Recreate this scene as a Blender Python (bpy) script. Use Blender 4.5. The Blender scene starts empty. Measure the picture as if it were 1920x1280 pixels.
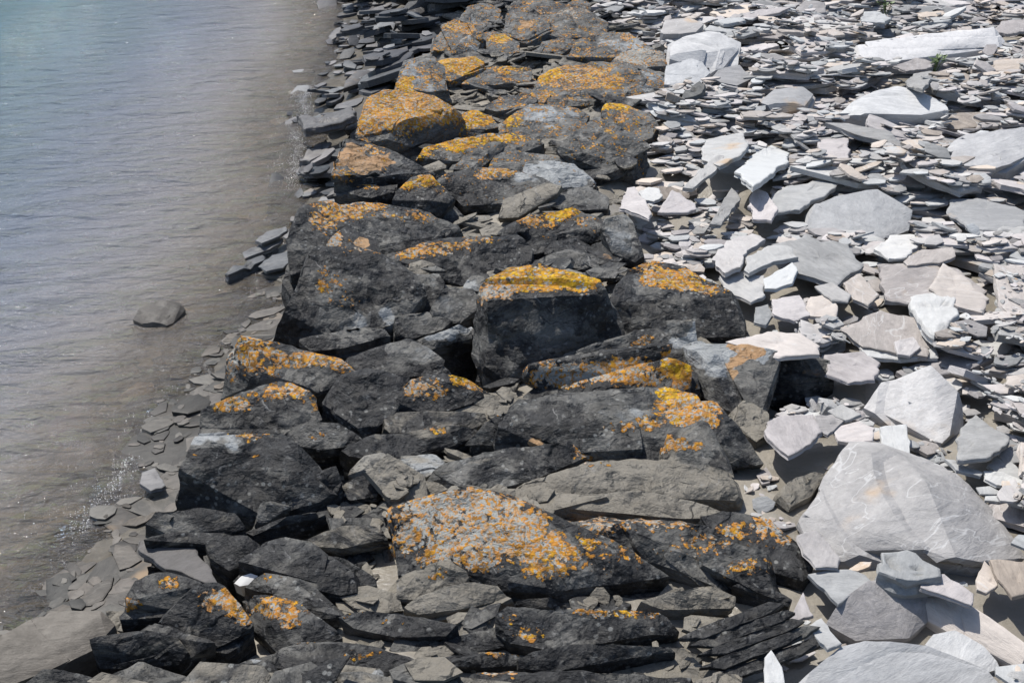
import bpy, bmesh, math, random
import numpy as np
from mathutils import Vector, Matrix

# ---------------------------------------------------------------- camera, light, exposure
SC = bpy.context.scene
COL = SC.collection
CAM_H, PITCH, FPX = 2.0, math.radians(27.6), 2100.0        # eye height above the beach, downward pitch, focal length in photo pixels
cam = bpy.data.objects.new('camera', bpy.data.cameras.new('camera'))
COL.objects.link(cam)
cam.data.lens = FPX / 1920 * 36
cam.data.sensor_width = 36
cam.data.clip_start, cam.data.clip_end = 0.05, 3000
cam.location = (0, 0, CAM_H)
cam.rotation_euler = (math.pi / 2 - PITCH, 0, 0)
SC.camera = cam

SUN_TO = Vector((-0.36, 0.50, 1.0)).normalized()            # direction towards the sun
world = bpy.data.worlds.new('World'); SC.world = world
world.use_nodes = True
wn = world.node_tree
bg = wn.nodes['Background']
sky = wn.nodes.new('ShaderNodeTexSky')
sky.sky_type = 'NISHITA'
sky.sun_disc = False
sky.sun_elevation = math.asin(SUN_TO.z)
sky.sun_rotation = math.atan2(SUN_TO.x, SUN_TO.y) % (2 * math.pi)
sky.air_density, sky.dust_density, sky.ozone_density = 1.0, 1.2, 1.0
wn.links.new(sky.outputs['Color'], bg.inputs['Color'])
bg.inputs['Strength'].default_value = 0.11

sun = bpy.data.objects.new('sun', bpy.data.lights.new('sun', 'SUN'))
COL.objects.link(sun)
sun.data.energy = 4.2
sun.data.angle = math.radians(0.53)
sun.data.color = (1.0, 0.965, 0.91)
sun.rotation_euler = SUN_TO.to_track_quat('Z', 'Y').to_euler()

vs = SC.view_settings
vs.view_transform = 'Standard'
vs.look = 'None'
vs.exposure = 0.5
vs.gamma = 1.0
vs.use_curve_mapping = False

random.seed(7)
RNG = np.random.default_rng(11)

# ---------------------------------------------------------------- geometry of the view (photo pixel -> place on the shore)
CP, SP = math.cos(PITCH), math.sin(PITCH)

def ray(px, py):
    r, d = (px - 960) / FPX, (py - 640) / FPX
    return np.array([r, CP - d * SP, -SP - d * CP])

def on_plane(px, py, z=0.0):
    v = ray(px, py)
    return v * ((z - CAM_H) / v[2]) + np.array([0, 0, CAM_H])

def above(px, py, foot, ground=0.0):
    """point seen at (px, py) that stands straight above the beach point seen at row foot"""
    f = ray(px, foot)
    Y = f[1] * ((ground - CAM_H) / f[2])
    v = ray(px, py)
    t = Y / v[1]
    return np.array([v[0] * t, Y, CAM_H + v[2] * t])

def project(P):
    x, y, z = P[:, 0], P[:, 1], P[:, 2] - CAM_H
    dep = y * CP - z * SP
    up = y * SP + z * CP
    return 960 + FPX * x / dep, 640 - FPX * up / dep, dep

# ---------------------------------------------------------------- noise
_perm = np.random.default_rng(3).permutation(256)
_perm = np.concatenate([_perm, _perm, _perm])
_grad = np.random.default_rng(4).normal(size=(256, 3))
_grad /= np.linalg.norm(_grad, axis=1)[:, None]

def perlin(P):
    P = np.asarray(P, dtype=np.float64)
    I = np.floor(P).astype(np.int64)
    F = P - I
    I &= 255
    U = F * F * F * (F * (F * 6 - 15) + 10)
    out = np.zeros(len(P))
    for dx in (0, 1):
        wx = U[:, 0] if dx else 1 - U[:, 0]
        for dy in (0, 1):
            wy = U[:, 1] if dy else 1 - U[:, 1]
            for dz in (0, 1):
                wz = U[:, 2] if dz else 1 - U[:, 2]
                g = _grad[_perm[_perm[_perm[I[:, 0] + dx] + I[:, 1] + dy] + I[:, 2] + dz]]
                out += wx * wy * wz * (g[:, 0] * (F[:, 0] - dx) + g[:, 1] * (F[:, 1] - dy) + g[:, 2] * (F[:, 2] - dz))
    return out * 1.5

def fbm(P, octaves=3, gain=0.5):
    s = np.zeros(len(P)); a = 1.0
    P = np.asarray(P, dtype=np.float64)
    for k in range(octaves):
        s += a * perlin(P * (2.03 ** k) + 17.3 * k)
        a *= gain
    return s

def hash1(i, seed=0):
    v = np.sin(np.asarray(i, dtype=np.float64) * 127.1 + seed * 311.7) * 43758.5453
    return v - np.floor(v)

def sstep(a, b, x):
    t = np.clip((x - a) / (b - a), 0, 1)
    return t * t * (3 - 2 * t)

# ---------------------------------------------------------------- terrain
WL = -0.25                                                   # water level
_wpx = [(-240, 1400), (-80, 1250), (40, 1110), (190, 890), (285, 735), (410, 575), (470, 465), (540, 335), (578, 250), (600, 160), (650, 70), (640, 20), (625, -30)]
_w = np.array([on_plane(a + 38 * (250 < b < 1300) + 42 * (430 < b < 1200), b, WL) for a, b in _wpx]); _w = _w[np.argsort(_w[:, 1])]
def x_water(y):
    lo = _w[0, 0] + (y - _w[0, 1]) * 0.25
    hi = _w[-1, 0] - (y - _w[-1, 1]) * 0.12
    return np.where(y < _w[0, 1], lo, np.where(y > _w[-1, 1], hi, np.interp(y, _w[:, 1], _w[:, 0])))
_lpx = [(120, 1280), (265, 1000), (345, 920), (395, 780), (430, 720), (515, 625), (545, 480), (630, 330), (680, 230), (750, 140), (810, 70), (860, 0)]
_rpx = [(1480, 1280), (1490, 1120), (1430, 900), (1420, 780), (1440, 690), (1400, 600), (1210, 480), (1215, 300), (1240, 170), (1240, 100), (1130, 20), (1110, -10)]
_l = np.array([on_plane(a, b, -0.05) for a, b in _lpx]); _l = _l[np.argsort(_l[:, 1])]
_r = np.array([on_plane(a, b, 0.0) for a, b in _rpx]); _r = _r[np.argsort(_r[:, 1])]
def x_left(y):  return np.interp(y, _l[:, 1], _l[:, 0])
def x_right(y): return np.interp(y, _r[:, 1], _r[:, 0])
WALL_END = 10.6
PITS = [(*on_plane(855, 672)[:2], 0.20, 0.30), (*on_plane(1490, 738)[:2], 0.14, 0.14), (*on_plane(1255, 345)[:2], 0.25, 0.15)]

def terrain(x, y):
    x = np.asarray(x, dtype=np.float64); y = np.asarray(y, dtype=np.float64)
    sd = (x - x_water(y)) * 0.8
    n = fbm(np.stack([x * 0.9, y * 0.9, x * 0 + 5.1], -1).reshape(-1, 3), 3).reshape(x.shape)
    fine = fbm(np.stack([x * 5, y * 5, x * 0 + 9.1], -1).reshape(-1, 3), 2).reshape(x.shape)
    base = -0.035 + 0.022 * n + 0.008 * fine
    land = WL + (base - WL) * sstep(0, 1.0, sd) + 0.01 * fine
    wet = WL - 0.75 * (1 - np.exp(np.minimum(sd, 0) / 2.3)) + 0.01 * fine * (sd > -1)
    for (cx, cy, r, d) in PITS:                              # dark hollows between the boulders
        land = land - d * np.exp(-(((x - cx) ** 2 + (y - cy) ** 2) / r ** 2) ** 2)
    return np.where(sd > 0, land, wet)

# ---------------------------------------------------------------- objects
def tag(o, label=None, cat=None, group=None, kind=None):
    if label: o['label'] = label
    if cat: o['category'] = cat
    if group: o['group'] = group
    if kind: o['kind'] = kind
    return o

def link(name, me, mat, label=None, cat=None, group=None, kind=None):
    o = bpy.data.objects.new(name, me)
    COL.objects.link(o)
    if mat is not None and not me.materials: me.materials.append(mat)
    return tag(o, label, cat, group, kind)

def mesh_np(name, V, faces_flat, counts, smooth=None):
    me = bpy.data.meshes.new(name)
    V = np.asarray(V, dtype=np.float32)
    faces_flat = np.asarray(faces_flat, dtype=np.int32); counts = np.asarray(counts, dtype=np.int32)
    me.vertices.add(len(V)); me.vertices.foreach_set('co', V.ravel())
    me.loops.add(len(faces_flat)); me.loops.foreach_set('vertex_index', faces_flat)
    me.polygons.add(len(counts))
    starts = np.concatenate([[0], np.cumsum(counts)[:-1]]).astype(np.int32)
    me.polygons.foreach_set('loop_start', starts)
    if smooth is not None:
        me.polygons.foreach_set('use_smooth', np.asarray(smooth, dtype=bool) if np.ndim(smooth) else np.full(len(counts), smooth))
    me.update(calc_edges=True)
    me.validate()
    return me

def grid_mesh(name, xs, ys, zf, smooth=True):
    X, Y = np.meshgrid(xs, ys)
    Z = zf(X, Y)
    V = np.stack([X.ravel(), Y.ravel(), Z.ravel()], -1)
    nx, ny = len(xs), len(ys)
    i = (np.arange(ny - 1)[:, None] * nx + np.arange(nx - 1)[None, :]).ravel()
    F = np.stack([i, i + 1, i + nx + 1, i + nx], -1)
    return mesh_np(name, V, F.ravel(), np.full(len(F), 4), smooth), V

def set_attr(me, name, data):
    data = np.asarray(data, dtype=np.float32)
    if data.ndim == 1:
        a = me.attributes.new(name, 'FLOAT', 'POINT'); a.data.foreach_set('value', data)
    else:
        a = me.attributes.new(name, 'FLOAT_COLOR', 'POINT'); a.data.foreach_set('color', data.ravel())

# ---------------------------------------------------------------- materials
class N:
    """small helper to write node trees"""
    def __init__(s, name):
        s.m = bpy.data.materials.new(name); s.m.use_nodes = True
        s.t = s.m.node_tree; s.t.nodes.clear()
        s.out = s.t.nodes.new('ShaderNodeOutputMaterial')
    def n(s, typ, **kw):
        nd = s.t.nodes.new('ShaderNode' + typ)
        for k, v in kw.items():
            if k.startswith('i_'):
                key = k[2:]
                key = int(key) if key.isdigit() else key.replace('_', ' ')
                s.put(nd.inputs[key], v)
            else: setattr(nd, k, v)
        return nd
    def put(s, sock, v):
        if isinstance(v, bpy.types.NodeSocket): s.t.links.new(v, sock)
        elif isinstance(v, bpy.types.Node): s.t.links.new(v.outputs[0], sock)
        else:
            if isinstance(v, tuple) and len(v) == 3 and sock.type == 'RGBA': v = (*v, 1)
            sock.default_value = v
    def math(s, op, a, b=0.0, c=0.0, clamp=False):
        nd = s.t.nodes.new('ShaderNodeMath'); nd.operation = op; nd.use_clamp = clamp
        for k, v in enumerate((a, b, c)): s.put(nd.inputs[k], v)
        return nd.outputs[0]
    def mix(s, f, a, b, mode='MIX'):
        nd = s.t.nodes.new('ShaderNodeMix'); nd.data_type = 'RGBA'; nd.blend_type = mode; nd.clamp_factor = True
        s.put(nd.inputs[0], f); s.put(nd.inputs[6], a); s.put(nd.inputs[7], b)
        return nd.outputs[2]
    def ramp(s, f, lo, hi):
        nd = s.t.nodes.new('ShaderNodeMapRange'); nd.interpolation_type = 'SMOOTHSTEP'; nd.clamp = True
        s.put(nd.inputs[0], f); s.put(nd.inputs[1], lo); s.put(nd.inputs[2], hi)
        return nd.outputs[0]
    def cramp(s, f, stops):
        nd = s.t.nodes.new('ShaderNodeValToRGB')
        el = nd.color_ramp.elements
        while len(el) < len(stops): el.new(0.5)
        for e, (p, c) in zip(el, stops): e.position = p; e.color = (*c, 1)
        s.put(nd.inputs[0], f)
        return nd.outputs[0]
    def noise(s, vec, scale, detail=4, rough=0.55, dist=0.0):
        return s.n('TexNoise', i_Vector=vec, i_Scale=scale, i_Detail=detail, i_Roughness=rough, i_Distortion=dist).outputs[0]
    def mapping(s, vec, scale=(1, 1, 1), rot=(0, 0, 0), loc=(0, 0, 0)):
        return s.n('Mapping', i_Vector=vec, i_Scale=scale, i_Rotation=rot, i_Location=loc).outputs[0]
    def bsdf(s, color, rough, normal=None, spec=0.5, **kw):
        b = s.n('BsdfPrincipled')
        s.put(b.inputs['Base Color'], color); s.put(b.inputs['Roughness'], rough)
        s.put(b.inputs['Specular IOR Level'], spec)
        if normal is not None: s.put(b.inputs['Normal'], normal)
        return b
    def bump(s, h, strength, dist, normal=None):
        nd = s.n('Bump', i_Height=h, i_Strength=strength, i_Distance=dist)
        if normal is not None: s.put(nd.inputs['Normal'], normal)
        return nd.outputs[0]
    def done(s, shader):
        s.t.links.new(shader.outputs[0] if isinstance(shader, bpy.types.Node) else shader, s.out.inputs[0])
        return s.m

def wall_rock_material():
    g = N('wall_rock')
    pos = g.n('NewGeometry').outputs['Position']
    oi = g.n('ObjectInfo').outputs['Random']
    pa = g.n('Attribute', attribute_name='paint')
    sep = g.n('SeparateColor', i_0=pa.outputs['Color'])
    lich, pale, rust = sep.outputs[0], sep.outputs[1], sep.outputs[2]
    yel = pa.outputs['Alpha']
    silt_a = g.n('Attribute', attribute_name='silt').outputs['Fac']
    wpos = g.n('VectorMath', operation='ADD', i_0=pos, i_1=g.n('CombineXYZ', i_0=g.math('MULTIPLY', oi, 37.0), i_1=g.math('MULTIPLY', oi, 91.0))).outputs[0]
    # bare slate and its black coat
    tw = g.n('VectorMath', operation='ADD', i_0=wpos, i_1=g.n('VectorMath', operation='SCALE', i_0=g.n('TexNoise', i_Vector=wpos, i_Scale=2.2, i_Detail=2.0).outputs['Color'], i_Scale=0.35).outputs[0]).outputs[0]
    streak = g.mapping(tw, (3, 3, 17), (0.16, 0.22, 0))
    nst = g.noise(streak, 2.0, 6, 0.72, 0.5)
    nb = g.noise(wpos, 5.5, 6, 0.62)
    nf = g.noise(wpos, 34, 6, 0.75)
    bare = g.cramp(nst, [(0.30, (0.042, 0.041, 0.038)), (0.5, (0.098, 0.095, 0.087)), (0.70, (0.19, 0.185, 0.17))])
    coat = g.cramp(nf, [(0.36, (0.008, 0.008, 0.0085)), (0.5, (0.019, 0.019, 0.0195)), (0.60, (0.034, 0.034, 0.034)), (0.70, (0.13, 0.13, 0.125))])
    cm = g.math('ADD', g.math('MULTIPLY', nb, 0.75), g.math('MULTIPLY', nst, 0.35))
    cm = g.math('ADD', cm, g.math('MULTIPLY', g.math('SUBTRACT', oi, 0.5), 0.12))
    cmask = g.ramp(g.math('ADD', g.math('SUBTRACT', cm, g.math('MULTIPLY', pale, 0.6)), g.math('MULTIPLY', g.math('SUBTRACT', nf, 0.5), 0.25)), 0.462, 0.55)
    col = g.mix(cmask, bare, coat)
    palec = g.cramp(nst, [(0.3, (0.20, 0.21, 0.21)), (0.7, (0.33, 0.34, 0.34))])
    pmask = g.ramp(g.math('ADD', pale, g.math('MULTIPLY', g.math('SUBTRACT', nb, 0.5), 0.9)), 0.5, 0.72)
    col = g.mix(g.math('MULTIPLY', pmask, 0.9), col, palec)
    rc = g.mix(nb, (0.26, 0.13, 0.05), (0.36, 0.24, 0.13))
    rmask = g.ramp(g.math('ADD', rust, g.math('MULTIPLY', g.math('SUBTRACT', nb, 0.5), 0.8)), 0.42, 0.58)
    col = g.mix(rmask, col, rc)
    # pale crust specks scattered on the coat
    vs_ = g.n('TexVoronoi', i_Vector=wpos, i_Scale=36.0, i_Randomness=1.0)
    dv = g.math('ADD', vs_.outputs['Distance'], g.math('MULTIPLY', g.math('SUBTRACT', nf, 0.5), 0.5))
    spot_on = g.ramp(g.noise(wpos, 4.0, 3), 0.44, 0.60)
    spot = g.math('MULTIPLY', g.math('MULTIPLY', g.ramp(dv, 0.27, 0.15), spot_on), g.math('ADD', g.math('MULTIPLY', lich, 0.5), 0.55), clamp=True)
    col = g.mix(spot, col, (0.26, 0.26, 0.245))
    # drying silt caught low on the stone
    smask = g.ramp(g.math('ADD', silt_a, g.math('MULTIPLY', g.math('SUBTRACT', g.noise(streak, 2.2, 4), 0.5), 1.3)), 0.48, 0.72)
    col = g.mix(g.math('MULTIPLY', smask, 0.75), col, (0.20, 0.18, 0.145))
    ls = g.math('ADD', g.n('VectorMath', operation='DOT_PRODUCT', i_0=wpos, i_1=(4.0, -13.0, 30.0)).outputs['Value'], g.math('MULTIPLY', g.noise(wpos, 3.5, 3), 7.0))
    lf = g.math('FRACT', ls)
    lgate = g.ramp(g.noise(wpos, 6, 4, 0.65), 0.48, 0.62)
    worn = g.math('MULTIPLY', g.math('MULTIPLY', g.ramp(lf, 0.86, 0.97), g.ramp(nf, 0.45, 0.6)), lgate)
    col = g.mix(g.math('MULTIPLY', worn, 0.7), col, (0.22, 0.215, 0.205))
    # lichen: rosettes in voronoi cells, thinning out with the painted density
    vA = g.n('TexVoronoi', i_Vector=wpos, i_Scale=58.0)
    vB = g.n('TexVoronoi', i_Vector=wpos, i_Scale=95.0)
    nl = g.noise(wpos, 15, 7, 0.70)
    nl2 = g.noise(wpos, 75, 4, 0.7)
    field = g.math('ADD', lich, g.math('MULTIPLY', g.math('SUBTRACT', nl, 0.5), 2.8))
    field = g.math('ADD', field, g.math('MULTIPLY', g.math('SUBTRACT', 0.42, vA.outputs['Distance']), 0.55))
    field = g.math('ADD', field, g.math('MULTIPLY', g.math('SUBTRACT', nl2, 0.5), 1.3))
    lm = g.math('MULTIPLY', g.ramp(field, 0.47, 0.58), g.ramp(lich, 0.06, 0.2))
    sepc = g.n('SeparateColor', i_0=vA.outputs['Color'])
    sepd = g.n('SeparateColor', i_0=vB.outputs['Color'])
    hue = g.math('ADD', g.math('MULTIPLY', sepc.outputs[0], 0.5), g.math('MULTIPLY', g.noise(wpos, 9, 3), 0.55))
    hue = g.math('ADD', hue, g.math('MULTIPLY', g.math('SUBTRACT', yel, 0.5), 0.85))
    lc = g.cramp(hue, [(0.03, (0.38, 0.33, 0.27)), (0.20, (0.46, 0.28, 0.14)), (0.36, (0.47, 0.20, 0.035)), (0.66, (0.53, 0.245, 0.025)), (0.90, (0.58, 0.34, 0.015))])
    lc = g.mix(g.ramp(sepd.outputs[0], 0.84, 0.96), lc, (0.36, 0.36, 0.33))
    lc = g.mix(g.math('MULTIPLY', g.ramp(vA.outputs['Distance'], 0.35, 0.75), 0.55), lc, (0.16, 0.09, 0.03))
    lc = g.mix(g.ramp(g.math('ADD', nl2, g.math('MULTIPLY', g.math('SUBTRACT', yel, 0.5), 0.25)), 0.42, 0.50), (0.31, 0.31, 0.285), lc)
    col = g.mix(lm, col, lc)
    rough = g.mix(lm, g.mix(g.noise(wpos, 3, 3), (0.42, 0.42, 0.42), (0.72, 0.72, 0.72)), (0.9, 0.9, 0.9))
    h = g.math('ADD', g.math('MULTIPLY', nst, 0.7), g.math('MULTIPLY', nf, 0.5))
    h = g.math('ADD', h, g.math('MULTIPLY', lm, g.math('ADD', 0.25, g.math('MULTIPLY', nl2, 0.9))))
    h = g.math('ADD', h, g.math('MULTIPLY', g.noise(wpos, 120, 3), 0.15))
    ledge = g.math('MULTIPLY', g.ramp(lf, 0.80, 0.98), g.n('TexWhiteNoise', noise_dimensions='1D', i_W=g.math('FLOOR', ls)).outputs['Value'])
    ledge = g.math('MULTIPLY', ledge, g.ramp(g.noise(wpos, 5, 3), 0.45, 0.6))
    fw = g.n('VectorMath', operation='ADD', i_0=wpos, i_1=g.n('VectorMath', operation='SCALE', i_0=g.n('TexNoise', i_Vector=wpos, i_Scale=9.0, i_Detail=4.0).outputs['Color'], i_Scale=0.16).outputs[0]).outputs[0]
    fw = g.mapping(fw, (1, 1, 1.8))
    vf = g.n('TexVoronoi', i_Vector=fw, i_Scale=5.5)
    loc = g.n('VectorMath', operation='SUBTRACT', i_0=fw, i_1=vf.outputs['Position']).outputs[0]
    tl = g.n('VectorMath', operation='SUBTRACT', i_0=vf.outputs['Color'], i_1=(0.5, 0.5, 0.5)).outputs[0]
    facet = g.n('VectorMath', operation='DOT_PRODUCT', i_0=loc, i_1=tl).outputs['Value']
    vf2 = g.n('TexVoronoi', i_Vector=fw, i_Scale=17.0)
    loc2 = g.n('VectorMath', operation='SUBTRACT', i_0=fw, i_1=vf2.outputs['Position']).outputs[0]
    tl2 = g.n('VectorMath', operation='SUBTRACT', i_0=vf2.outputs['Color'], i_1=(0.5, 0.5, 0.5)).outputs[0]
    facet2 = g.n('VectorMath', operation='DOT_PRODUCT', i_0=loc2, i_1=tl2).outputs['Value']
    rel = g.math('ADD', g.math('MULTIPLY', facet, 0.38), g.math('MULTIPLY', facet2, 0.42))
    rel = g.math('SUBTRACT', rel, g.math('MULTIPLY', ledge, 0.018))
    nb1 = g.bump(rel, 1.0, 1.0)
    return g.done(g.bsdf(col, rough, g.bump(h, 0.9, 0.016, nb1), 0.25))

def slate_material(name, dark, mid, light, wet=False, tan=0.12, hues=1.0):
    g = N(name)
    pos = g.n('NewGeometry').outputs['Position']
    oi = g.n('ObjectInfo').outputs['Random']
    tint = g.n('Attribute', attribute_name='tint').outputs['Fac']
    rnd = g.math('FRACT', g.math('ADD', g.math('MULTIPLY', oi, 0.999), tint))
    rnd2 = g.math('FRACT', g.math('MULTIPLY', rnd, 17.31))
    rnd3 = g.math('FRACT', g.math('MULTIPLY', rnd, 61.7))
    off = g.n('CombineXYZ', i_0=g.math('MULTIPLY', rnd, 53.0), i_1=g.math('MULTIPLY', rnd2, 31.0), i_2=0.0)
    wpos = g.n('VectorMath', operation='ADD', i_0=pos, i_1=off).outputs[0]
    rot = g.n('VectorRotate', rotation_type='Z_AXIS', i_Vector=wpos, i_Angle=g.math('MULTIPLY', rnd3, 3.14)).outputs[0]
    streak = g.mapping(rot, (3.0, 14, 40), (0.05, 0.04, 0))
    nst = g.noise(streak, 1.6, 6, 0.68, 0.4)
    nb = g.noise(wpos, 6, 6, 0.65)
    nf = g.noise(wpos, 45, 4, 0.65)
    grain = g.noise(g.mapping(rot, (18, 70, 120), (0.05, 0.04, 0.3)), 1.0, 5, 0.75, 0.8)
    v = g.math('ADD', g.math('MULTIPLY', nst, 0.42), g.math('MULTIPLY', nb, 0.36))
    v = g.math('ADD', v, g.math('MULTIPLY', nf, 0.22))
    v = g.math('ADD', v, g.math('MULTIPLY', g.math('SUBTRACT', grain, 0.5), 0.30))
    v = g.math('ADD', v, g.math('MULTIPLY', g.math('SUBTRACT', rnd, 0.5), 0.50))
    col = g.cramp(v, [(0.22, dark), (0.5, mid), (0.74, light)])
    # each stone leans to blue, purple or tan
    hue = g.cramp(rnd2, [(0.0, (0.965, 1.0, 1.02)), (0.40, (1.01, 1.0, 0.98)), (0.66, (1.04, 0.98, 0.985)), (0.84, (1.05, 0.965, 0.90)), (1.0, (1.12, 0.96, 0.81))])
    col = g.mix(hues, col, hue, 'MULTIPLY')
    rm = g.math('MULTIPLY', g.ramp(g.noise(wpos, 2.6, 4), 0.60, 0.70), g.ramp(rnd3, 1.0 - tan * 2.2, 1.0 - tan))
    col = g.mix(g.math('MULTIPLY', rm, 0.7), col, (0.40, 0.27, 0.15))
    vein = g.ramp(g.math('ABSOLUTE', g.math('SUBTRACT', g.noise(g.mapping(rot, (2, 7, 7)), 1.4, 3, 0.5, 0.6), 0.5)), 0.012, 0.0)
    col = g.mix(g.math('MULTIPLY', vein, g.math('MULTIPLY', g.ramp(rnd2, 0.6, 0.8), 0.5)), col, light)
    h = g.math('ADD', g.math('MULTIPLY', nst, 0.9), g.math('MULTIPLY', nf, 0.25))
    h = g.math('ADD', h, g.math('MULTIPLY', nb, 0.5))
    h = g.math('ADD', h, g.math('MULTIPLY', grain, 0.28))
    return g.done(g.bsdf(col, 0.5 if wet else g.math('ADD', 0.55, g.math('MULTIPLY', nb, 0.3)), g.bump(h, 0.6, 0.011 if not wet else 0.007), 0.14 if wet else 0.3))

def silt_material():
    g = N('silt_ground')
    pos = g.n('NewGeometry').outputs['Position']
    zone = g.n('Attribute', attribute_name='zone').outputs['Fac']          # 0 under water and on the wet shore, 1 dry beach
    n1 = g.noise(pos, 3.0, 6, 0.6); n2 = g.noise(pos, 40, 5, 0.7); n3 = g.noise(pos, 14, 4, 0.6)
    dry = g.cramp(n1, [(0.3, (0.145, 0.13, 0.105)), (0.7, (0.25, 0.225, 0.185))])
    dry = g.mix(g.ramp(n2, 0.55, 0.75), dry, (0.15, 0.14, 0.125))
    wet = g.cramp(n3, [(0.3, (0.05, 0.045, 0.037)), (0.55, (0.09, 0.08, 0.065)), (0.8, (0.145, 0.128, 0.10))])
    col = g.mix(zone, wet, dry)
    rough = g.mix(g.ramp(n1, 0.46, 0.60), (0.32, 0.32, 0.32), (0.75, 0.75, 0.75))
    h = g.math('ADD', g.math('MULTIPLY', n3, 0.8), g.math('MULTIPLY', n2, 0.35))
    return g.done(g.bsdf(col, rough, g.bump(h, 0.6, 0.015), g.math('ADD', 0.15, g.math('MULTIPLY', zone, 0.3))))

def water_material():
    g = N('sea_water')
    pos = g.n('NewGeometry').outputs['Position']
    dep = g.n('Attribute', attribute_name='depth').outputs['Fac']
    m1 = g.mapping(pos, (2.4, 7.0, 1), (0, 0, -0.55))
    m2 = g.mapping(pos, (7, 17.0, 1), (0, 0, -0.40))
    m3 = g.mapping(pos, (22, 42.0, 1), (0, 0, -0.7))
    w1 = g.noise(m1, 1.0, 3, 0.55, 0.6); w2 = g.noise(m2, 1.0, 4, 0.6, 0.5); w3 = g.noise(m3, 1.0, 3, 0.6, 0.3)
    h = g.math('ADD', g.math('MULTIPLY', w1, 1.0), g.math('MULTIPLY', w2, 0.55))
    h = g.math('ADD', h, g.math('MULTIPLY', w3, 0.16))
    nrm = g.bump(h, 1.0, 0.17)
    murk = g.cramp(g.ramp(dep, 0.03, 0.62), [(0.0, (0.185, 0.158, 0.125)), (0.08, (0.19, 0.175, 0.16)), (0.18, (0.165, 0.160, 0.164)), (0.45, (0.130, 0.145, 0.172)), (1.0, (0.085, 0.142, 0.155))])
    diff = g.n('BsdfDiffuse', i_Color=murk, i_Normal=g.bump(h, 1.0, 0.075))
    clear = g.n('BsdfTransparent', i_Color=(0.93, 0.90, 0.84))
    body = g.n('MixShader', i_0=g.ramp(dep, -0.09, 0.23), i_1=clear, i_2=diff)
    gl = g.n('BsdfGlossy', i_Color=(1, 1, 1), i_Roughness=0.045, i_Normal=nrm)
    fr = g.n('Fresnel', i_IOR=1.75, i_Normal=nrm)
    return g.done(g.n('MixShader', i_0=fr, i_1=body, i_2=gl))

def simple_material(name, col, rough=0.6):
    g = N(name)
    pos = g.n('NewGeometry').outputs['Position']
    n = g.noise(pos, 60, 3)
    return g.done(g.bsdf(g.mix(n, tuple(c * 0.7 for c in col), col), rough))

M_ROCK = wall_rock_material()
M_PALE = slate_material('dry_slate', (0.20, 0.197, 0.193), (0.345, 0.339, 0.331), (0.46, 0.453, 0.44))
M_FLAKE = slate_material('shingle_slate', (0.175, 0.173, 0.170), (0.325, 0.320, 0.313), (0.45, 0.444, 0.432))
M_BOULDER = slate_material('pale_boulder', (0.22, 0.22, 0.22), (0.345, 0.344, 0.343), (0.50, 0.497, 0.49), tan=0.2, hues=0.3)
M_GREY = slate_material('grey_slate', (0.05, 0.05, 0.048), (0.08, 0.08, 0.077), (0.12, 0.12, 0.117))
M_BEDROCK = slate_material('wet_bedrock', (0.085, 0.078, 0.066), (0.165, 0.152, 0.13), (0.26, 0.24, 0.205), wet=True, tan=0.3)
M_DARK = slate_material('dark_slate', (0.030, 0.030, 0.031), (0.075, 0.074, 0.071), (0.17, 0.165, 0.15))
M_WET = slate_material('wet_slate', (0.045, 0.047, 0.050), (0.10, 0.103, 0.107), (0.20, 0.20, 0.197), wet=True, tan=0.08, hues=0.7)
M_STRIP = slate_material('strip_slate', (0.035, 0.034, 0.032), (0.070, 0.067, 0.061), (0.14, 0.13, 0.115), wet=True, tan=0.06, hues=0.6)
M_HILL = simple_material('hill_woods', (0.06, 0.085, 0.035), 0.9)
M_SILT = silt_material()
M_WATER = water_material()
M_FOAM = simple_material('foam', (0.8, 0.8, 0.78), 0.35)
M_LEAF = simple_material('leaf_green', (0.10, 0.15, 0.045), 0.6)
M_WHITE = simple_material('quartz_white', (0.72, 0.71, 0.68), 0.5)
# ---------------------------------------------------------------- boulder builder: blocks split along flat facets, then layered and chipped
MARKS = []                                                   # (place, label) of every named stone, to say what a loose slate lies beside
ROCK_PTS = []                                                # surface points of everything large, for laying the loose slates round it

def hull_bm(pts):
    bm = bmesh.new()
    vs_ = [bm.verts.new(p) for p in pts]
    r = bmesh.ops.convex_hull(bm, input=vs_)
    junk = {e for e in r['geom_interior'] + r['geom_unused'] if isinstance(e, bmesh.types.BMVert)}
    bmesh.ops.delete(bm, geom=list(junk), context='VERTS')
    bmesh.ops.recalc_face_normals(bm, faces=bm.faces)
    return bm

def split_hull(pts, rr, cuts):
    """knock flat chips off the corners and edges of a block, as slate splits"""
    P = np.array(pts)
    ext = np.sort(np.ptp(P, axis=0)); R = float(ext[1])
    for _ in range(cuts):
        n = rr.normal(size=3); n[2] = abs(n[2]) * 0.9 + 0.1; n /= np.linalg.norm(n)
        h = P @ n
        span = h.max() - h.min()
        d = h.max() - min(span * 0.16, R * rr.uniform(0.02, 0.13))
        bm = hull_bm([tuple(p) for p in P])
        bmesh.ops.bisect_plane(bm, geom=bm.verts[:] + bm.edges[:] + bm.faces[:], plane_co=Vector(n * d), plane_no=Vector(n), clear_outer=True)
        Q = np.array([v.co[:] for v in bm.verts]); bm.free()
        if len(Q) < 6: break
        P = Q
    return [tuple(p) for p in P]

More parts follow.
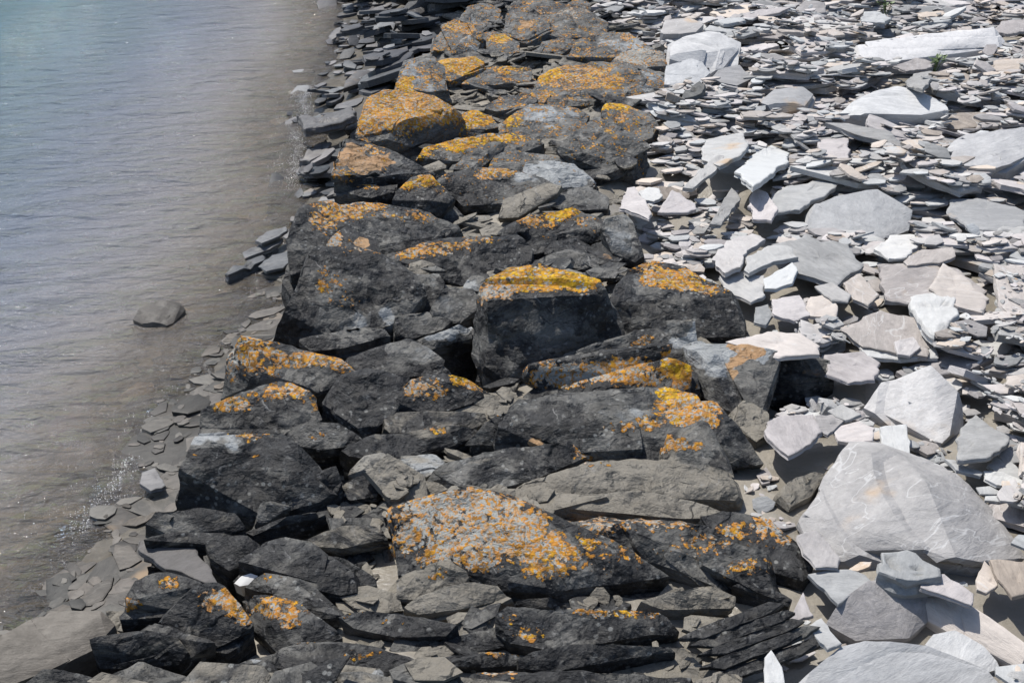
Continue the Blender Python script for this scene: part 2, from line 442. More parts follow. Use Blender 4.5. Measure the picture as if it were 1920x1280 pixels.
def clip_hull(P, n, lo, hi):
    """the part of a convex block between two parallel planes"""
    P = np.asarray(P)
    for d, sgn in ((hi, 1.0), (lo, -1.0)):
        if d is None: continue
        nn = n * sgn
        bm = hull_bm([tuple(p) for p in P])
        bmesh.ops.bisect_plane(bm, geom=bm.verts[:] + bm.edges[:] + bm.faces[:], plane_co=Vector(n * d), plane_no=Vector(nn), clear_outer=True)
        P = np.array([v.co[:] for v in bm.verts]); bm.free()
        if len(P) < 4: return None
    return P

def split_layers(P, b, step, rr):
    """split a block along its cleavage into slabs that sit a little out of line"""
    P = np.asarray(P); h = P @ b
    lo, hi = h.min(), h.max()
    n = int(np.clip(round((hi - lo) / step), 1, 7))
    if n == 1: return [P]
    cutsh = lo + (hi - lo) * (np.arange(1, n) + rr.uniform(-.33, .33, n - 1)) / n
    ed = [None] + list(cutsh) + [None]
    out = []
    u = np.cross(b, [0.31, 0.17, 0.93]); u /= np.linalg.norm(u); v = np.cross(b, u)
    for a0, a1 in zip(ed[:-1], ed[1:]):
        Q = clip_hull(P, b, None if a0 is None else a0 - 0.002, None if a1 is None else a1 + 0.002)
        if Q is None or len(Q) < 4: continue
        w = float(np.ptp(P @ u) + np.ptp(P @ v)) * 0.5
        for _ in range(rr.integers(1, 4)):                   # joints across the cleavage
            t = rr.uniform(0, 6.28); m = u * math.cos(t) + v * math.sin(t) + b * rr.normal() * .25; m /= np.linalg.norm(m)
            hh = Q @ m
            R_ = clip_hull(Q, m, None, hh.max() - min(np.ptp(hh) * .2, w * rr.uniform(0.01, 0.085)))
            if R_ is not None and len(R_) >= 6: Q = R_
        out.append(Q + (u * rr.normal() + v * rr.normal()) * min(0.016, w * 0.03))
    return out

def solid_mesh(blocks, L):
    """closed blocks with true creases, cut up finely enough for relief"""
    tmp = bpy.data.meshes.new('tmp')
    for pts in blocks:
        bm = hull_bm([tuple(p) for p in pts])
        bmesh.ops.dissolve_limit(bm, angle_limit=0.03, verts=bm.verts[:], edges=bm.edges[:])
        bmesh.ops.triangulate(bm, faces=bm.faces[:])
        for f in bm.faces: f.smooth = True
        for e in bm.edges:
            if len(e.link_faces) == 2 and e.calc_face_angle(0) > 0.30: e.smooth = False
        for _ in range(8):
            ll = [e for e in bm.edges if e.calc_length() > L * 1.35]
            if not ll: break
            bmesh.ops.subdivide_edges(bm, edges=ll, cuts=1)
            bmesh.ops.triangulate(bm, faces=[f for f in bm.faces if len(f.verts) > 3])
        bm.from_mesh(tmp)
        bm.to_mesh(tmp); bm.free()
    return tmp

def ellipses(px, py, lst, soft=0.45, warp=None):
    m = np.zeros(len(px))
    for e in lst:
        cx, cy, rx, ry, amt = e[:5]
        if warp is not None: cx, cy = cx + warp[0] * rx * 0.75, cy + warp[1] * ry * 0.75
        d = np.sqrt(((px - cx) / rx) ** 2 + ((py - cy) / ry) ** 2)
        m = np.maximum(m, amt * (1 - sstep(1 - soft, 1 + soft, d)))
    return m

def rock(name, label, *hulls, L=(), P=(), U=(), cat='boulder', group=None, mat=None, bottom=-0.16, bed=None, layer=0.035, rough=1.0, silt=None, seed=None, vox=1.0, ground=0.0, cuts=2, split=0.06):
    """hulls: lists of (px, py, foot) seen in the photo; each becomes a solid block standing on the shore"""
    sd = seed if seed is not None else (abs(hash(label)) % 1000 if False else sum(ord(c) * (i + 1) for i, c in enumerate(label)) % 9973)
    rr = np.random.default_rng(sd)
    H3 = []
    for h in hulls:
        pts = [above(*p, ground) for p in h]
        H3.append([tuple(p) for p in pts] + [(p[0], p[1] + 0.02, min(bottom, p[2] - 0.05)) for p in pts])
    allp = np.array([p for h in H3 for p in h])
    ctr = allp.mean(0)
    dist = np.linalg.norm(ctr - np.array([0, 0, CAM_H]))
    voxel = max(0.0125, 0.0047 * dist) * vox
    b = np.array(bed if bed is not None else (rr.uniform(-0.25, 0.25), rr.uniform(-0.55, -0.05), 1.0)); b /= np.linalg.norm(b)
    blocks = []
    for h in H3: blocks += split_layers(split_hull(h, rr, cuts), b, split, rr)
    me = solid_mesh(blocks, voxel)
    n = len(me.vertices)
    V = np.empty(n * 3, dtype=np.float32); me.vertices.foreach_get('co', V); V = V.reshape(-1, 3).astype(np.float64)
    Nn = np.empty(n * 3, dtype=np.float32); me.vertices.foreach_get('normal', Nn); Nn = Nn.reshape(-1, 3).astype(np.float64)
    size = (allp.max(0) - allp.min(0)); R = float(np.median(size)) * 0.5
    sc = float(np.clip(R / 0.24, 0.22, 1.25))
    rid = np.abs(perlin(V * 7 + sd))
    disp = rough * (fbm(V * 4 + sd, 2) * 0.016 * sc - rid * 0.020 * sc + fbm(V * 26 + sd, 3) * 0.0045 * (0.5 + sc * .5) + np.abs(perlin(V * 17 + sd)) * 0.006 * sc) + 0.010 * sc
    V2 = V + Nn * disp[:, None]
    me.vertices.foreach_set('co', V2.astype(np.float32).ravel())
    px, py, _ = project(V)
    jit = fbm(V * 7 + 5, 2)
    px = px + jit * 12; py = py + fbm(V * 7 + 55, 2) * 9
    WP = (fbm(V * 9 + 71, 3, .6), fbm(V * 9 + 37, 3, .6))
    paint = np.stack([ellipses(px, py, L), ellipses(px, py, P, 0.25, WP), ellipses(px, py, U, 0.25, WP),
                      np.full(n, 0.5)], -1)
    for e in L:
        if len(e) > 5: paint[:, 3] += (e[5] - 0.5) * ellipses(px, py, [(*e[:4], 1.0)], 0.4)
    paint[:, 3] = np.clip(paint[:, 3], 0, 1)
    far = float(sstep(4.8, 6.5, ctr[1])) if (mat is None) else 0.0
    if far > 0:                                              # far boulders: paler, and thinly lichened all over
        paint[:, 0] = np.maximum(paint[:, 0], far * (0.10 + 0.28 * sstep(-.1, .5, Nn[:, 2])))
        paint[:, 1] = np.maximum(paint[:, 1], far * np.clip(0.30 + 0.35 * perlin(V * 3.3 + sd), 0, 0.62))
    set_attr(me, 'paint', paint)
    s0 = silt if silt is not None else 0.38 * float(sstep(3.6, 2.6, ctr[1]))
    set_attr(me, 'silt', s0 * (1 - sstep(0.04, 0.24, V2[:, 2])))
    me.update()
    ROCK_PTS.append(V2)
    MARKS.append((V2.mean(0), label))
    me.name = name
    o = link(name, me, mat or M_ROCK, label, cat, group)
    return o

# ---------------------------------------------------------------- slate plates
def plate_mesh(outline, thick, rr, detail=3, rings=(1.0, 0.97, 0.88, 0.76, 0.64, 0.52, 0.4, 0.26, 0.12), layers=3, rough=0.012, ledge=0.25, segs=None):
    """outline: (n,2) polygon in metres round its centre. Flat split stone with stepped, broken edges."""
    P = np.asarray(outline, dtype=np.float64)
    if detail > 1:
        per = np.linalg.norm(np.roll(P, -1, 0) - P, axis=1)
        tot = per.sum(); segs = segs or int(np.clip(tot / 0.025, 18, 72))
        out = []
        for a, b, l in zip(P, np.roll(P, -1, 0), per):
            m = max(1, int(round(segs * l / tot)))
            for j in range(m): out.append(a + (b - a) * (j / m))
        P = np.array(out)
    n = len(P)
    size = np.sqrt(np.ptp(P[:, 0]) * np.ptp(P[:, 1]))
    c = P.mean(0)
    s3 = rr.uniform(0, 50)
    jit = fbm(np.concatenate([P * (6 / max(size, .05)) * 0.5, np.full((n, 1), s3)], 1), 4, .7) * size * 0.05 if detail > 1 else 0
    nrm = (P - c) / (np.linalg.norm(P - c, axis=1)[:, None] + 1e-9)
    P = P + nrm * np.reshape(jit, (-1, 1)) if detail > 1 else P
    V, counts, F, SM = [], [], [], []
    def zt(Q):
        base = fbm(np.concatenate([Q * 2.2 / max(size, .1), np.full((len(Q), 1), s3)], 1), 3) * thick * 0.07
        st = fbm(np.concatenate([Q * 3.0 / max(size, .1), np.full((len(Q), 1), s3 + 9)], 1), 2)
        return base - ledge * thick * (sstep(0.26, 0.29, st) + 0.7 * sstep(0.55, 0.58, st))
    ringsV = []
    for q in rings:
        Q = c + (P - c) * q
        z = zt(Q) - (thick * 0.10 if q == 1.0 else 0)
        ringsV.append(np.concatenate([Q, z[:, None]], 1))
    top_edge = ringsV[0]
    # outer side rings, going down
    sides = []
    for k in range(1, layers + 1):
        f = k / layers
        off = fbm(np.concatenate([P * 8, np.full((n, 1), s3 + 3.7 * k)], 1), 2) * rough + rr.uniform(-1, 1) * rough * 0.6
        if k == layers: off = off + rough * 0.1
        Q = P + nrm * np.reshape(off, (-1, 1))
        zz = np.full(n, -thick * f) + (top_edge[:, 2] * (1 - f))
        if 0 < k < layers:
            sides.append(np.concatenate([Q, (zz + thick * 0.10 / layers)[:, None]], 1))
        sides.append(np.concatenate([Q, zz[:, None]], 1))
    allr = list(reversed(ringsV)) + sides
    V = np.concatenate(allr + [np.array([[c[0], c[1], ringsV[-1][:, 2].mean()]])], 0)
    nr = len(allr); inner = len(ringsV)
    ii = np.arange(n); jj = (ii + 1) % n
    quads = []
    for k in range(nr - 1):
        a = k * n
        quads.append(np.stack([a + ii, a + n + ii, a + n + jj, a + jj], -1))
        SM += [k < inner - 2] * n
    Q = np.concatenate(quads)
    tip = nr * n
    T = np.stack([np.full(n, tip), ii, jj], -1)
    flat = np.concatenate([Q.ravel(), T.ravel(), ((nr - 1) * n + ii)[::-1]])
    cnt = np.concatenate([np.full(len(Q), 4), np.full(n, 3), [n]])
    return V, flat, cnt, np.array(SM + [True] * n + [False])

def slab(name, label, poly, z=0.06, tilt=(0, 0), thick=0.028, mat=None, cat='slate', group=None, seed=None, **kw):
    """poly: outline of the upper face in the photo; it lies on a plane through height z, tilted by (dz/dx, dz/dy)"""
    sd = seed if seed is not None else sum(ord(c) * (i + 1) for i, c in enumerate(label)) % 9973
    rr = np.random.default_rng(sd)
    A = np.array(poly, dtype=float)
    if z > 0: z = z * (0.6 if A[:, 1].mean() > 230 else 0.95)
    cpx = A.mean(0)
    c = on_plane(cpx[0], cpx[1], z)
    nx = np.array([-tilt[0], -tilt[1], 1.0]); nx /= np.linalg.norm(nx)
    e1 = np.array([1.0, 0.0, tilt[0]]); e1 /= np.linalg.norm(e1); e2 = np.cross(nx, e1)
    O = np.array([0, 0, CAM_H]); out = []
    for p in A:
        v = ray(*p); t = (nx @ (c - O)) / (nx @ v); out.append(O + v * t - c)
    out = np.array(out)
    P2 = np.stack([out @ e1, out @ e2], -1)
    ar = 0.5 * np.sum(P2[:, 0] * np.roll(P2[:, 1], -1) - P2[:, 1] * np.roll(P2[:, 0], -1))
    if ar < 0: P2 = P2[::-1]
    size = math.sqrt(np.ptp(P2[:, 0]) * np.ptp(P2[:, 1])); thick = min(thick, 0.008 + 0.036 * size) if thick < 0.045 else thick
    V, F, C, S = plate_mesh(P2, thick, rr, rough=min(0.014, thick * 0.25), **kw)
    me = mesh_np(name, V, F, C, S)
    M = Matrix(((e1[0], e2[0], nx[0], c[0]), (e1[1], e2[1], nx[1], c[1]), (e1[2], e2[2], nx[2], c[2]), (0, 0, 0, 1)))
    o = link(name, me, mat or M_PALE, label, cat, group)
    o.matrix_world = M
    if 'tilted pack' not in label: MARKS.append((np.array(c), label))
    # surface points for the pile
    g = []
    for q in np.linspace(0.02, 1, 14): g.append(P2.mean(0) + (np.concatenate([P2 + (np.roll(P2, -1, 0) - P2) * f for f in np.linspace(0, .95, 8)]) - P2.mean(0)) * q)
    g = np.concatenate(g)
    ROCK_PTS.append(c + g[:, :1] * e1 + g[:, 1:] * e2)
    return o

# ---------------------------------------------------------------- loose flakes
class Kind:
    """a few worn shapes of one sort of flake; unit size, z up"""
    def __init__(s, count, seed, elong=(1.2, 2.2), thick=(0.07, 0.16), corners=(5, 8), detail=1):
        rr = np.random.default_rng(seed); s.V, s.F, s.C, s.S, s.dim, s.me = [], [], [], [], [], {}
        for _ in range(count):
            n = rr.integers(corners[0], corners[1] + 1)
            ang = np.sort((np.arange(n) + rr.uniform(-.36, .36, n)) * 2 * np.pi / n)
            rad = rr.uniform(0.72, 1.12, n)
            e = rr.uniform(*elong)
            P = np.stack([np.cos(ang) * rad * e ** .5, np.sin(ang) * rad / e ** .5], -1) * 0.5
            t = rr.uniform(*thick)
            if detail > 1:
                V, F, C, S = plate_mesh(P, t, rr, detail=2, rings=(1.0, 0.93, 0.55), layers=2, rough=t * 0.3, segs=22)
            else:
                V, F, C, S = plate_mesh(P, t, rr, detail=1, rings=(1.0, 0.90), layers=1, rough=t * 0.35, ledge=0.0)
            s.V.append(V); s.F.append(F); s.C.append(C); s.S.append(S)
            s.dim.append((np.ptp(P[:, 0]) / 2, np.ptp(P[:, 1]) / 2, t))
    def mesh(s, i, mat, name):
        key = (i, mat.name)
        if key not in s.me:
            me = mesh_np(name, s.V[i], s.F[i], s.C[i], s.S[i]); me.materials.append(mat); set_attr(me, 'silt', np.full(len(me.vertices), (0.0, 0.2, 0.75, 1.0)[i % 4])); s.me[key] = me
        return s.me[key]

GC = 0.02
GX0, GY0, GNX, GNY = -4.0, 0.9, 640, 720                      # height map of the shore, 2 cm cells
gx = GX0 + (np.arange(GNX) + 0.5) * GC; gy = GY0 + (np.arange(GNY) + 0.5) * GC
HM = None; OCC = None

def init_heightmap():
    global HM, OCC
    X, Y = np.meshgrid(gx, gy)
    HM = terrain(X, Y)
    OCC = np.zeros(HM.shape, dtype=bool)
    for V in ROCK_PTS:
        m = V[:, 2] > -0.12
        i = ((V[m, 0] - GX0) / GC).astype(int); j = ((V[m, 1] - GY0) / GC).astype(int)
        k = (i >= 0) & (i < GNX) & (j >= 0) & (j < GNY)
        np.maximum.at(HM, (j[k], i[k]), V[m, 2][k])
        OCC[j[k], i[k]] = True
    for _ in range(1):                                       # close pinholes
        h2, o2 = HM.copy(), OCC.copy()
        for dj, di in ((0, 1), (0, -1), (1, 0), (-1, 0)):
            oo = np.roll(OCC, (dj, di), (0, 1)); hh = np.where(oo, np.roll(HM, (dj, di), (0, 1)), -9)
            h2 = np.where(~OCC, np.maximum(h2, np.where(oo, hh, -9)), h2); o2 |= oo
        cnt = sum(np.roll(OCC, d, (0, 1)).astype(int) for d in ((0, 1), (0, -1), (1, 0), (-1, 0)))
        fillm = ~OCC & (cnt >= 2)
        HM[fillm] = h2[fillm]; OCC |= fillm

class Flake:
    __slots__ = ('kind', 'i', 'M', 'size', 'c', 'cells', 'top', 'tint')

def lay(kind, centres, size_fn, ang_fn, tilt_fn, rr, q=80, sink=0.0, allow_occ=False, zlimit=None, free=0.80):
    out = []
    K = len(kind.V)
    for (x, y) in centres:
        ci, cj = int((x - GX0) / GC), int((y - GY0) / GC)
        if not (3 < ci < GNX - 3 and 3 < cj < GNY - 3): continue
        if OCC[cj, ci] and not allow_occ: continue
        i = int(rr.integers(K)); s = size_fn(x, y)
        a, b, t = kind.dim[i]; a, b, t = a * s, b * s, t * s
        th = ang_fn(x, y); tx, ty = tilt_fn(x, y)
        ca, sa = math.cos(th), math.sin(th)
        r = int(math.ceil(max(a, b) / GC))
        i0, i1, j0, j1 = max(ci - r, 0), min(ci + r + 1, GNX), max(cj - r, 0), min(cj + r + 1, GNY)
        dx = gx[i0:i1][None, :] - x; dy = gy[j0:j1][:, None] - y
        u = (dx * ca + dy * sa) / a; v = (-dx * sa + dy * ca) / b
        mask = (u * u + v * v) < 1.0
        if not mask.any(): mask[cj - j0, ci - i0] = True
        sub = HM[j0:j1, i0:i1]
        pl = tx * dx + ty * dy
        mm = mask & ~OCC[j0:j1, i0:i1] if not allow_occ else mask
        if not mm.any(): continue
        if s > 0.12 and not allow_occ and mm.sum() < free * mask.sum(): continue
        vals = (sub - pl)[mm]
        z = np.partition(vals, min(len(vals) - 1, int(len(vals) * q / 100)))[min(len(vals) - 1, int(len(vals) * q / 100))] - sink * t
        if zlimit is not None and z > zlimit(x, y): continue
        top = z + t
        e1 = np.array([ca, sa, tx * ca + ty * sa]); e1 /= np.linalg.norm(e1)
        nn = np.array([-tx, -ty, 1.0]); nn /= np.linalg.norm(nn)
        e2 = np.cross(nn, e1)
        f = Flake(); f.kind, f.i, f.size = kind, i, s
        f.M = np.stack([e1 * s, e2 * s, nn * s], -1); f.c = np.array([x, y, top])
        surf = pl + top
        sub[mm] = np.maximum(sub, surf)[mm]
        pick = np.argwhere(mm); pick = pick[rr.integers(len(pick), size=min(6, len(pick)))]
        f.cells = [(j0 + p[0], i0 + p[1], surf[p[0], p[1]]) for p in pick]
        f.tint = rr.uniform()
        out.append(f)
    return out

def in_view_area(f):
    px, py, d = project(f.c[None])
    if not (-5 < px[0] < 1925 and -5 < py[0] < 1285): return 0.0
    vis = np.mean([HM[j, i] <= z + 0.006 for j, i, z in f.cells])
    return vis * f.size ** 2 / d[0] ** 2.6

def short_names():
    cut = {'with', 'beside', 'lying', 'below', 'of', 'by', 'behind', 'running', 'cut', 'whose', 'in', 'near', 'at', 'leaning', 'on', 'next', 'wedged', 'between', 'under', 'above', 'along', 'across',
           'close', 'bearing', 'carrying', 'standing', 'draped', 'casting', 'overlapping', 'before', 'among', 'resting', 'out', 'from', 'to', 'and', 'beyond', 'catching', 'winding', 'propped', 'stacked', 'joined', 'perched', 'bridging', 'tucked', 'sunk', 'jutting', 'slanting', 'sloping', 'sticking', 'thickly', 'wholly', 'filling'}
    cands = []
    for c, lb in MARKS:
        w = lb.split(); ends = [i for i in range(2, len(w)) if w[i] in cut] + [len(w)]
        cands.append([' '.join(w[:e]) for e in ends])
    flat = [lb for _, lb in MARKS]
    out = []
    for k, cs in enumerate(cands):
        pick = next((q for q in cs if sum(l == q or l.startswith(q + ' ') for l in flat) == 1), cs[-1])
        out.append(pick if len(pick.split()) <= 8 else None)
    return out

ORD = ['largest', 'second largest', 'third largest', 'fourth largest', 'fifth largest', 'sixth largest', 'seventh largest', 'eighth largest', 'ninth largest', 'tenth largest', 'eleventh largest', 'twelfth largest']
def name_singles(single, noun):
    """says of each loose slate which named stone it lies beside, and its rank in size there"""
    names = short_names(); ctr = np.array([c for c, _ in MARKS])
    ok = np.array([n is not None for n in names])
    count, lab = {}, {}
    for f in sorted(single, key=lambda f: -f.size):
        d = np.linalg.norm(ctr[:, :2] - f.c[:2], axis=1) + np.where(ok, 0, 99)
        for j in np.argsort(d):
            if count.get(j, 0) < len(ORD): break
        k = count.get(j, 0); count[j] = k + 1
        lab[id(f)] = f'{ORD[k]} {noun} beside the {names[j]}'
    return lab

def finish_flakes(flakes, n_single, name, label_fn, cat, group, mat, stuff_name, stuff_label, single_kind=None):
    sc = np.array([in_view_area(f) for f in flakes])
    order = np.argsort(-sc)
    single = [flakes[i] for i in order[:n_single] if sc[i] > 0]
    ids = set(id(f) for f in single)
    lab = name_singles(single, label_fn) if label_fn else {}
    for f in single:
        k = single_kind or f.kind
        me = k.mesh(f.i % len(k.V), mat, name)
        o = bpy.data.objects.new(name, me); COL.objects.link(o)
        M = np.eye(4); M[:3, :3] = f.M; M[:3, 3] = f.c
        o.matrix_world = Matrix(M.tolist())
        tag(o, lab[id(f)], cat, group)
    rest = [f for f in flakes if id(f) not in ids]
    VV, FF, CC, TT, SS, base = [], [], [], [], [], 0
    for f in rest:
        V = f.kind.V[f.i] @ f.M.T + f.c
        VV.append(V); FF.append(f.kind.F[f.i] + base); CC.append(f.kind.C[f.i]); SS.append(f.kind.S[f.i])
        TT.append(np.full(len(V), f.tint)); base += len(V)
    if VV:
        me = mesh_np(stuff_name, np.concatenate(VV), np.concatenate(FF), np.concatenate(CC), np.concatenate(SS))
        set_attr(me, 'tint', np.concatenate(TT))
        set_attr(me, 'silt', 1.1 * (1 - sstep(-0.02, 0.13, np.concatenate(VV)[:, 2])))
        link(stuff_name, me, mat, stuff_label, cat, None, 'stuff')
# ---------------------------------------------------------------- setting: shore, sea bed, far ground
def stretch(lo, hi, near, far_lo, far_hi, step):
    mid = np.arange(lo, hi + 1e-6, step)
    a = -np.geomspace(1, abs(far_lo - lo) + 1, 14)[::-1] + 1 + lo
    b = np.geomspace(1, far_hi - hi + 1, 14) - 1 + hi
    return np.concatenate([a[:-1], mid, b[1:]])
xs = stretch(-5.0, 7.0, 0, -900, 900, 0.06); ys = stretch(-1.0, 13.0, 0, -60, 1500, 0.06)
me, V = grid_mesh('ground', xs, ys, terrain)
sdv = (V[:, 0] - x_water(V[:, 1])) * 0.8
set_attr(me, 'zone', np.maximum(sstep(-0.02, 0.25, V[:, 0] - x_left(V[:, 1]) + 0.08 * fbm(V * 3, 2)) * (V[:, 1] < WALL_END), sstep(1.2, 2.0, sdv) * (V[:, 1] >= WALL_END)))
link('ground', me, M_SILT, kind='structure')

def wave(X, Y):
    P = np.stack([X, Y, X * 0], -1).reshape(-1, 3)
    c, s = math.cos(0.5), math.sin(0.5)
    u, v = P[:, 0] * c + P[:, 1] * s, -P[:, 0] * s + P[:, 1] * c
    Q = np.stack([u * 1.6, v * 5.0, P[:, 2]], -1)
    near = np.exp(-np.maximum(0, (x_water(P[:, 1]) - P[:, 0]) - 1.0) / 3.0)
    z = 0.011 * fbm(Q, 2) + 0.010 * fbm(Q * 0.33 + 7, 1) * (0.4 + 0.6 * near)
    sd = (P[:, 0] - x_water(P[:, 1])) * 0.8
    z += 0.014 * np.exp(-((sd + 0.12 + 0.05 * perlin(P * 2.5)) / 0.045) ** 2) * sstep(-0.3, 0.3, perlin(P * 1.4 + 2))   # the little breaking edge
    return (WL + z).reshape(X.shape)
wx = np.concatenate([-np.geomspace(1, 900, 16)[::-1] - 4.5, np.arange(-5.4, 0.6, 0.035)])
wy = np.concatenate([-np.geomspace(1, 50, 8)[::-1] + 0.5, np.arange(-0.4, 12.5, 0.035), np.geomspace(1, 1400, 16) + 11.6])
me, V = grid_mesh('water', wx, wy, wave)
set_attr(me, 'depth', WL - terrain(V[:, 0], V[:, 1]))
link('water', me, M_WATER, kind='structure')

def hill_h(X, Y):
    a = (Y - 190) / 260
    P = np.stack([X / 170, Y / 170, X * 0], -1).reshape(-1, 3)
    n = fbm(P, 4).reshape(X.shape)
    return -2 + (88 + 26 * n) * sstep(0, 1, a) * sstep(1000, 700, np.abs(X + 250))
me, V = grid_mesh('hills', np.arange(-1250, 760, 15.0), np.arange(185, 520, 12.0), hill_h)
link('hills', me, M_HILL, kind='structure')
# ---------------------------------------------------------------- the row of boulders (photo pixels: column, row, row of the foot)
GW = 'boulders of the stone row between water and beach'
def B(label, *hulls, **kw):
    kw.setdefault('group', GW)
    return rock('boulder', label, *hulls, **kw)
Y_, W_ = 1.0, 0.0                                             # yellow lichen, whitish lichen

# --- nearest part
B('big angular boulder with one sloping face wholly crusted in orange and white lichen',
  [(722, 955, 1010), (800, 922, 990), (855, 903, 978), (935, 928, 985), (1050, 985, 1020), (1180, 1035, 1062), (735, 1030, 1056), (740, 1092, 1092), (880, 1092, 1092), (1030, 1114, 1114), (1068, 1072, 1092), (1120, 1088, 1088), (1250, 1086, 1086), (930, 1060, 1086)],
  L=[(880, 990, 150, 75, .92, .38), (830, 960, 100, 60, 1.0, .40), (1010, 1035, 70, 50, .85), (1120, 1030, 90, 45, .48)], bed=(.3, -.5, 1), rough=.7, silt=.3)
B('long low dark boulder with whitish and orange lichen trailing along its crest',
  [(1020, 965, 985), (1060, 955, 978), (1130, 950, 978), (1290, 985, 1012), (1440, 1045, 1075), (1482, 1092, 1118), (1476, 1142, 1142), (1330, 1088, 1088), (1200, 1055, 1055), (1060, 985, 1000)],
  L=[(1180, 975, 130, 32, .62, .3), (1300, 1030, 80, 25, .5), (1400, 1065, 60, 18, .45)], bed=(.2, -.5, 1), silt=.3)
B('dark wedge boulder whose tip carries an orange and white lichen fringe',
  [(1290, 972, 995), (1350, 958, 990), (1440, 975, 1005), (1492, 1008, 1035), (1520, 1066, 1068), (1500, 1090, 1090), (1440, 1072, 1072), (1330, 1010, 1018)],
  L=[(1460, 1000, 55, 30, .75, .35), (1385, 990, 40, 16, .6)], silt=.1)
B('low dark rock lapped by silt with a few small orange lichen spots',
  [(745, 1085, 1095), (800, 1055, 1085), (850, 1043, 1075), (868, 1056, 1085), (888, 1102, 1102), (790, 1122, 1122), (740, 1118, 1118)], L=[(820, 1072, 35, 14, .5)], silt=.8)
B('silt stained layered rock lying before the big orange lichen boulder',
  [(765, 1140, 1142), (800, 1108, 1125), (880, 1095, 1118), (965, 1103, 1118), (962, 1122, 1126), (870, 1142, 1145), (790, 1152, 1152)], silt=1.0)
B('flat dark rock with lichen freckles sticking out of the wet silt',
  [(638, 1156, 1165), (690, 1146, 1160), (760, 1155, 1168), (855, 1174, 1184), (862, 1190, 1192), (740, 1194, 1194), (665, 1178, 1180)], L=[(660, 1156, 30, 10, .5), (740, 1160, 40, 8, .4)], silt=.3)
B('ribbed dark boulder with a wet foot and two orange lichen rosettes',
  [(928, 1150, 1172), (948, 1134, 1160), (1010, 1138, 1160), (1110, 1144, 1160), (1250, 1144, 1158), (1278, 1162, 1168), (1262, 1178, 1178), (1150, 1184, 1186), (1030, 1216, 1216), (955, 1200, 1203), (930, 1182, 1184)],
  L=[(990, 1185, 30, 14, .55), (960, 1160, 22, 12, .5), (1160, 1148, 110, 9, .55)], bed=(.1, -.7, 1), layer=.022, silt=.15)
B('small black stone wedged behind the ribbed dark boulder', [(958, 1130, 1134), (985, 1117, 1128), (1060, 1117, 1128), (1064, 1133, 1134), (1000, 1138, 1138)], silt=.4)
B('long grey slab coated with dried silt below the lichen crested boulder',
  [(1178, 1130, 1136), (1222, 1110, 1126), (1350, 1097, 1118), (1387, 1118, 1130), (1386, 1139, 1139), (1250, 1142, 1142)], silt=1.0, P=[(1250, 1112, 60, 12, .5)])
B('narrow dark slab leaning down against the end of the lichen crested boulder', [(1365, 1094, 1104), (1420, 1094, 1106), (1482, 1124, 1130), (1474, 1136, 1136), (1400, 1112, 1114)], silt=.4)
B('long dark ribbed rock half sunk in silt near the thin lichen edged slab',
  [(965, 1256, 1256), (1010, 1230, 1246), (1150, 1204, 1226), (1240, 1204, 1222), (1275, 1226, 1228), (1200, 1238, 1238), (1060, 1262, 1262)], silt=.4, bed=(.2, -.6, 1), layer=.02)
B('dark slab at the bottom edge dotted with pale and yellow lichen',
  [(868, 1290, 1290), (900, 1256, 1276), (960, 1250, 1272), (1100, 1266, 1282), (1310, 1276, 1290), (1300, 1310, 1310), (900, 1320, 1320)], L=[(930, 1262, 45, 14, .6, .3)])
B('thin dark slab edged with orange lichen standing by a puddle', [(830, 1228, 1236), (880, 1215, 1230), (972, 1222, 1234), (988, 1240, 1241), (905, 1246, 1246), (832, 1242, 1242)], L=[(900, 1222, 80, 8, .8)], silt=.1)
B('broad dark rock with one orange lichen spot close to the bottom edge',
  [(485, 1216, 1226), (560, 1194, 1215), (640, 1198, 1215), (720, 1214, 1228), (792, 1224, 1238), (836, 1246, 1248), (760, 1264, 1264), (600, 1254, 1254), (490, 1242, 1242)], L=[(585, 1206, 24, 9, .6), (690, 1228, 50, 9, .45)])
B('rounded dark rock with pale scratches at the bottom edge', [(412, 1252, 1275), (470, 1233, 1265), (520, 1243, 1268), (545, 1276, 1284), (520, 1300, 1300), (420, 1296, 1296)], P=[(485, 1240, 28, 6, .8)])
B('plain dark rock cut off by the bottom edge', [(535, 1270, 1285), (580, 1250, 1275), (650, 1262, 1282), (664, 1288, 1292), (600, 1310, 1310), (540, 1304, 1304)])
B('dark rock bearing one chalk white patch', [(668, 1290, 1294), (702, 1255, 1282), (736, 1251, 1278), (748, 1292, 1294), (700, 1310, 1310)], P=[(692, 1274, 18, 14, 1.3)])
B('dark rounded rock in the bottom corner by the water', [(42, 1278, 1290), (70, 1252, 1280), (120, 1253, 1276), (172, 1268, 1282), (180, 1300, 1302), (60, 1310, 1310)], bottom=-.4)
B('low dark slab beside the corner rock at the bottom edge', [(190, 1276, 1286), (250, 1252, 1276), (330, 1250, 1272), (365, 1278, 1284), (350, 1310, 1310), (200, 1312, 1312)], bottom=-.3)
B('smooth wet tan bedrock sloping into the water',
  [(-30, 1225, 1250), (40, 1172, 1202), (110, 1136, 1166), (165, 1124, 1152), (215, 1150, 1170), (180, 1215, 1222), (80, 1262, 1268), (-20, 1300, 1304)], bottom=-.5, P=[(90, 1180, 150, 110, .62)], silt=2.4, layer=.05, bed=(.5, .2, 1), rough=.7, mat=M_BEDROCK)
B('dark grey flat slab below the lichen clad twin rocks', [(168, 1200, 1236), (240, 1180, 1222), (330, 1196, 1224), (352, 1222, 1234), (330, 1246, 1246), (190, 1252, 1252)], bottom=-.3, rough=.6)
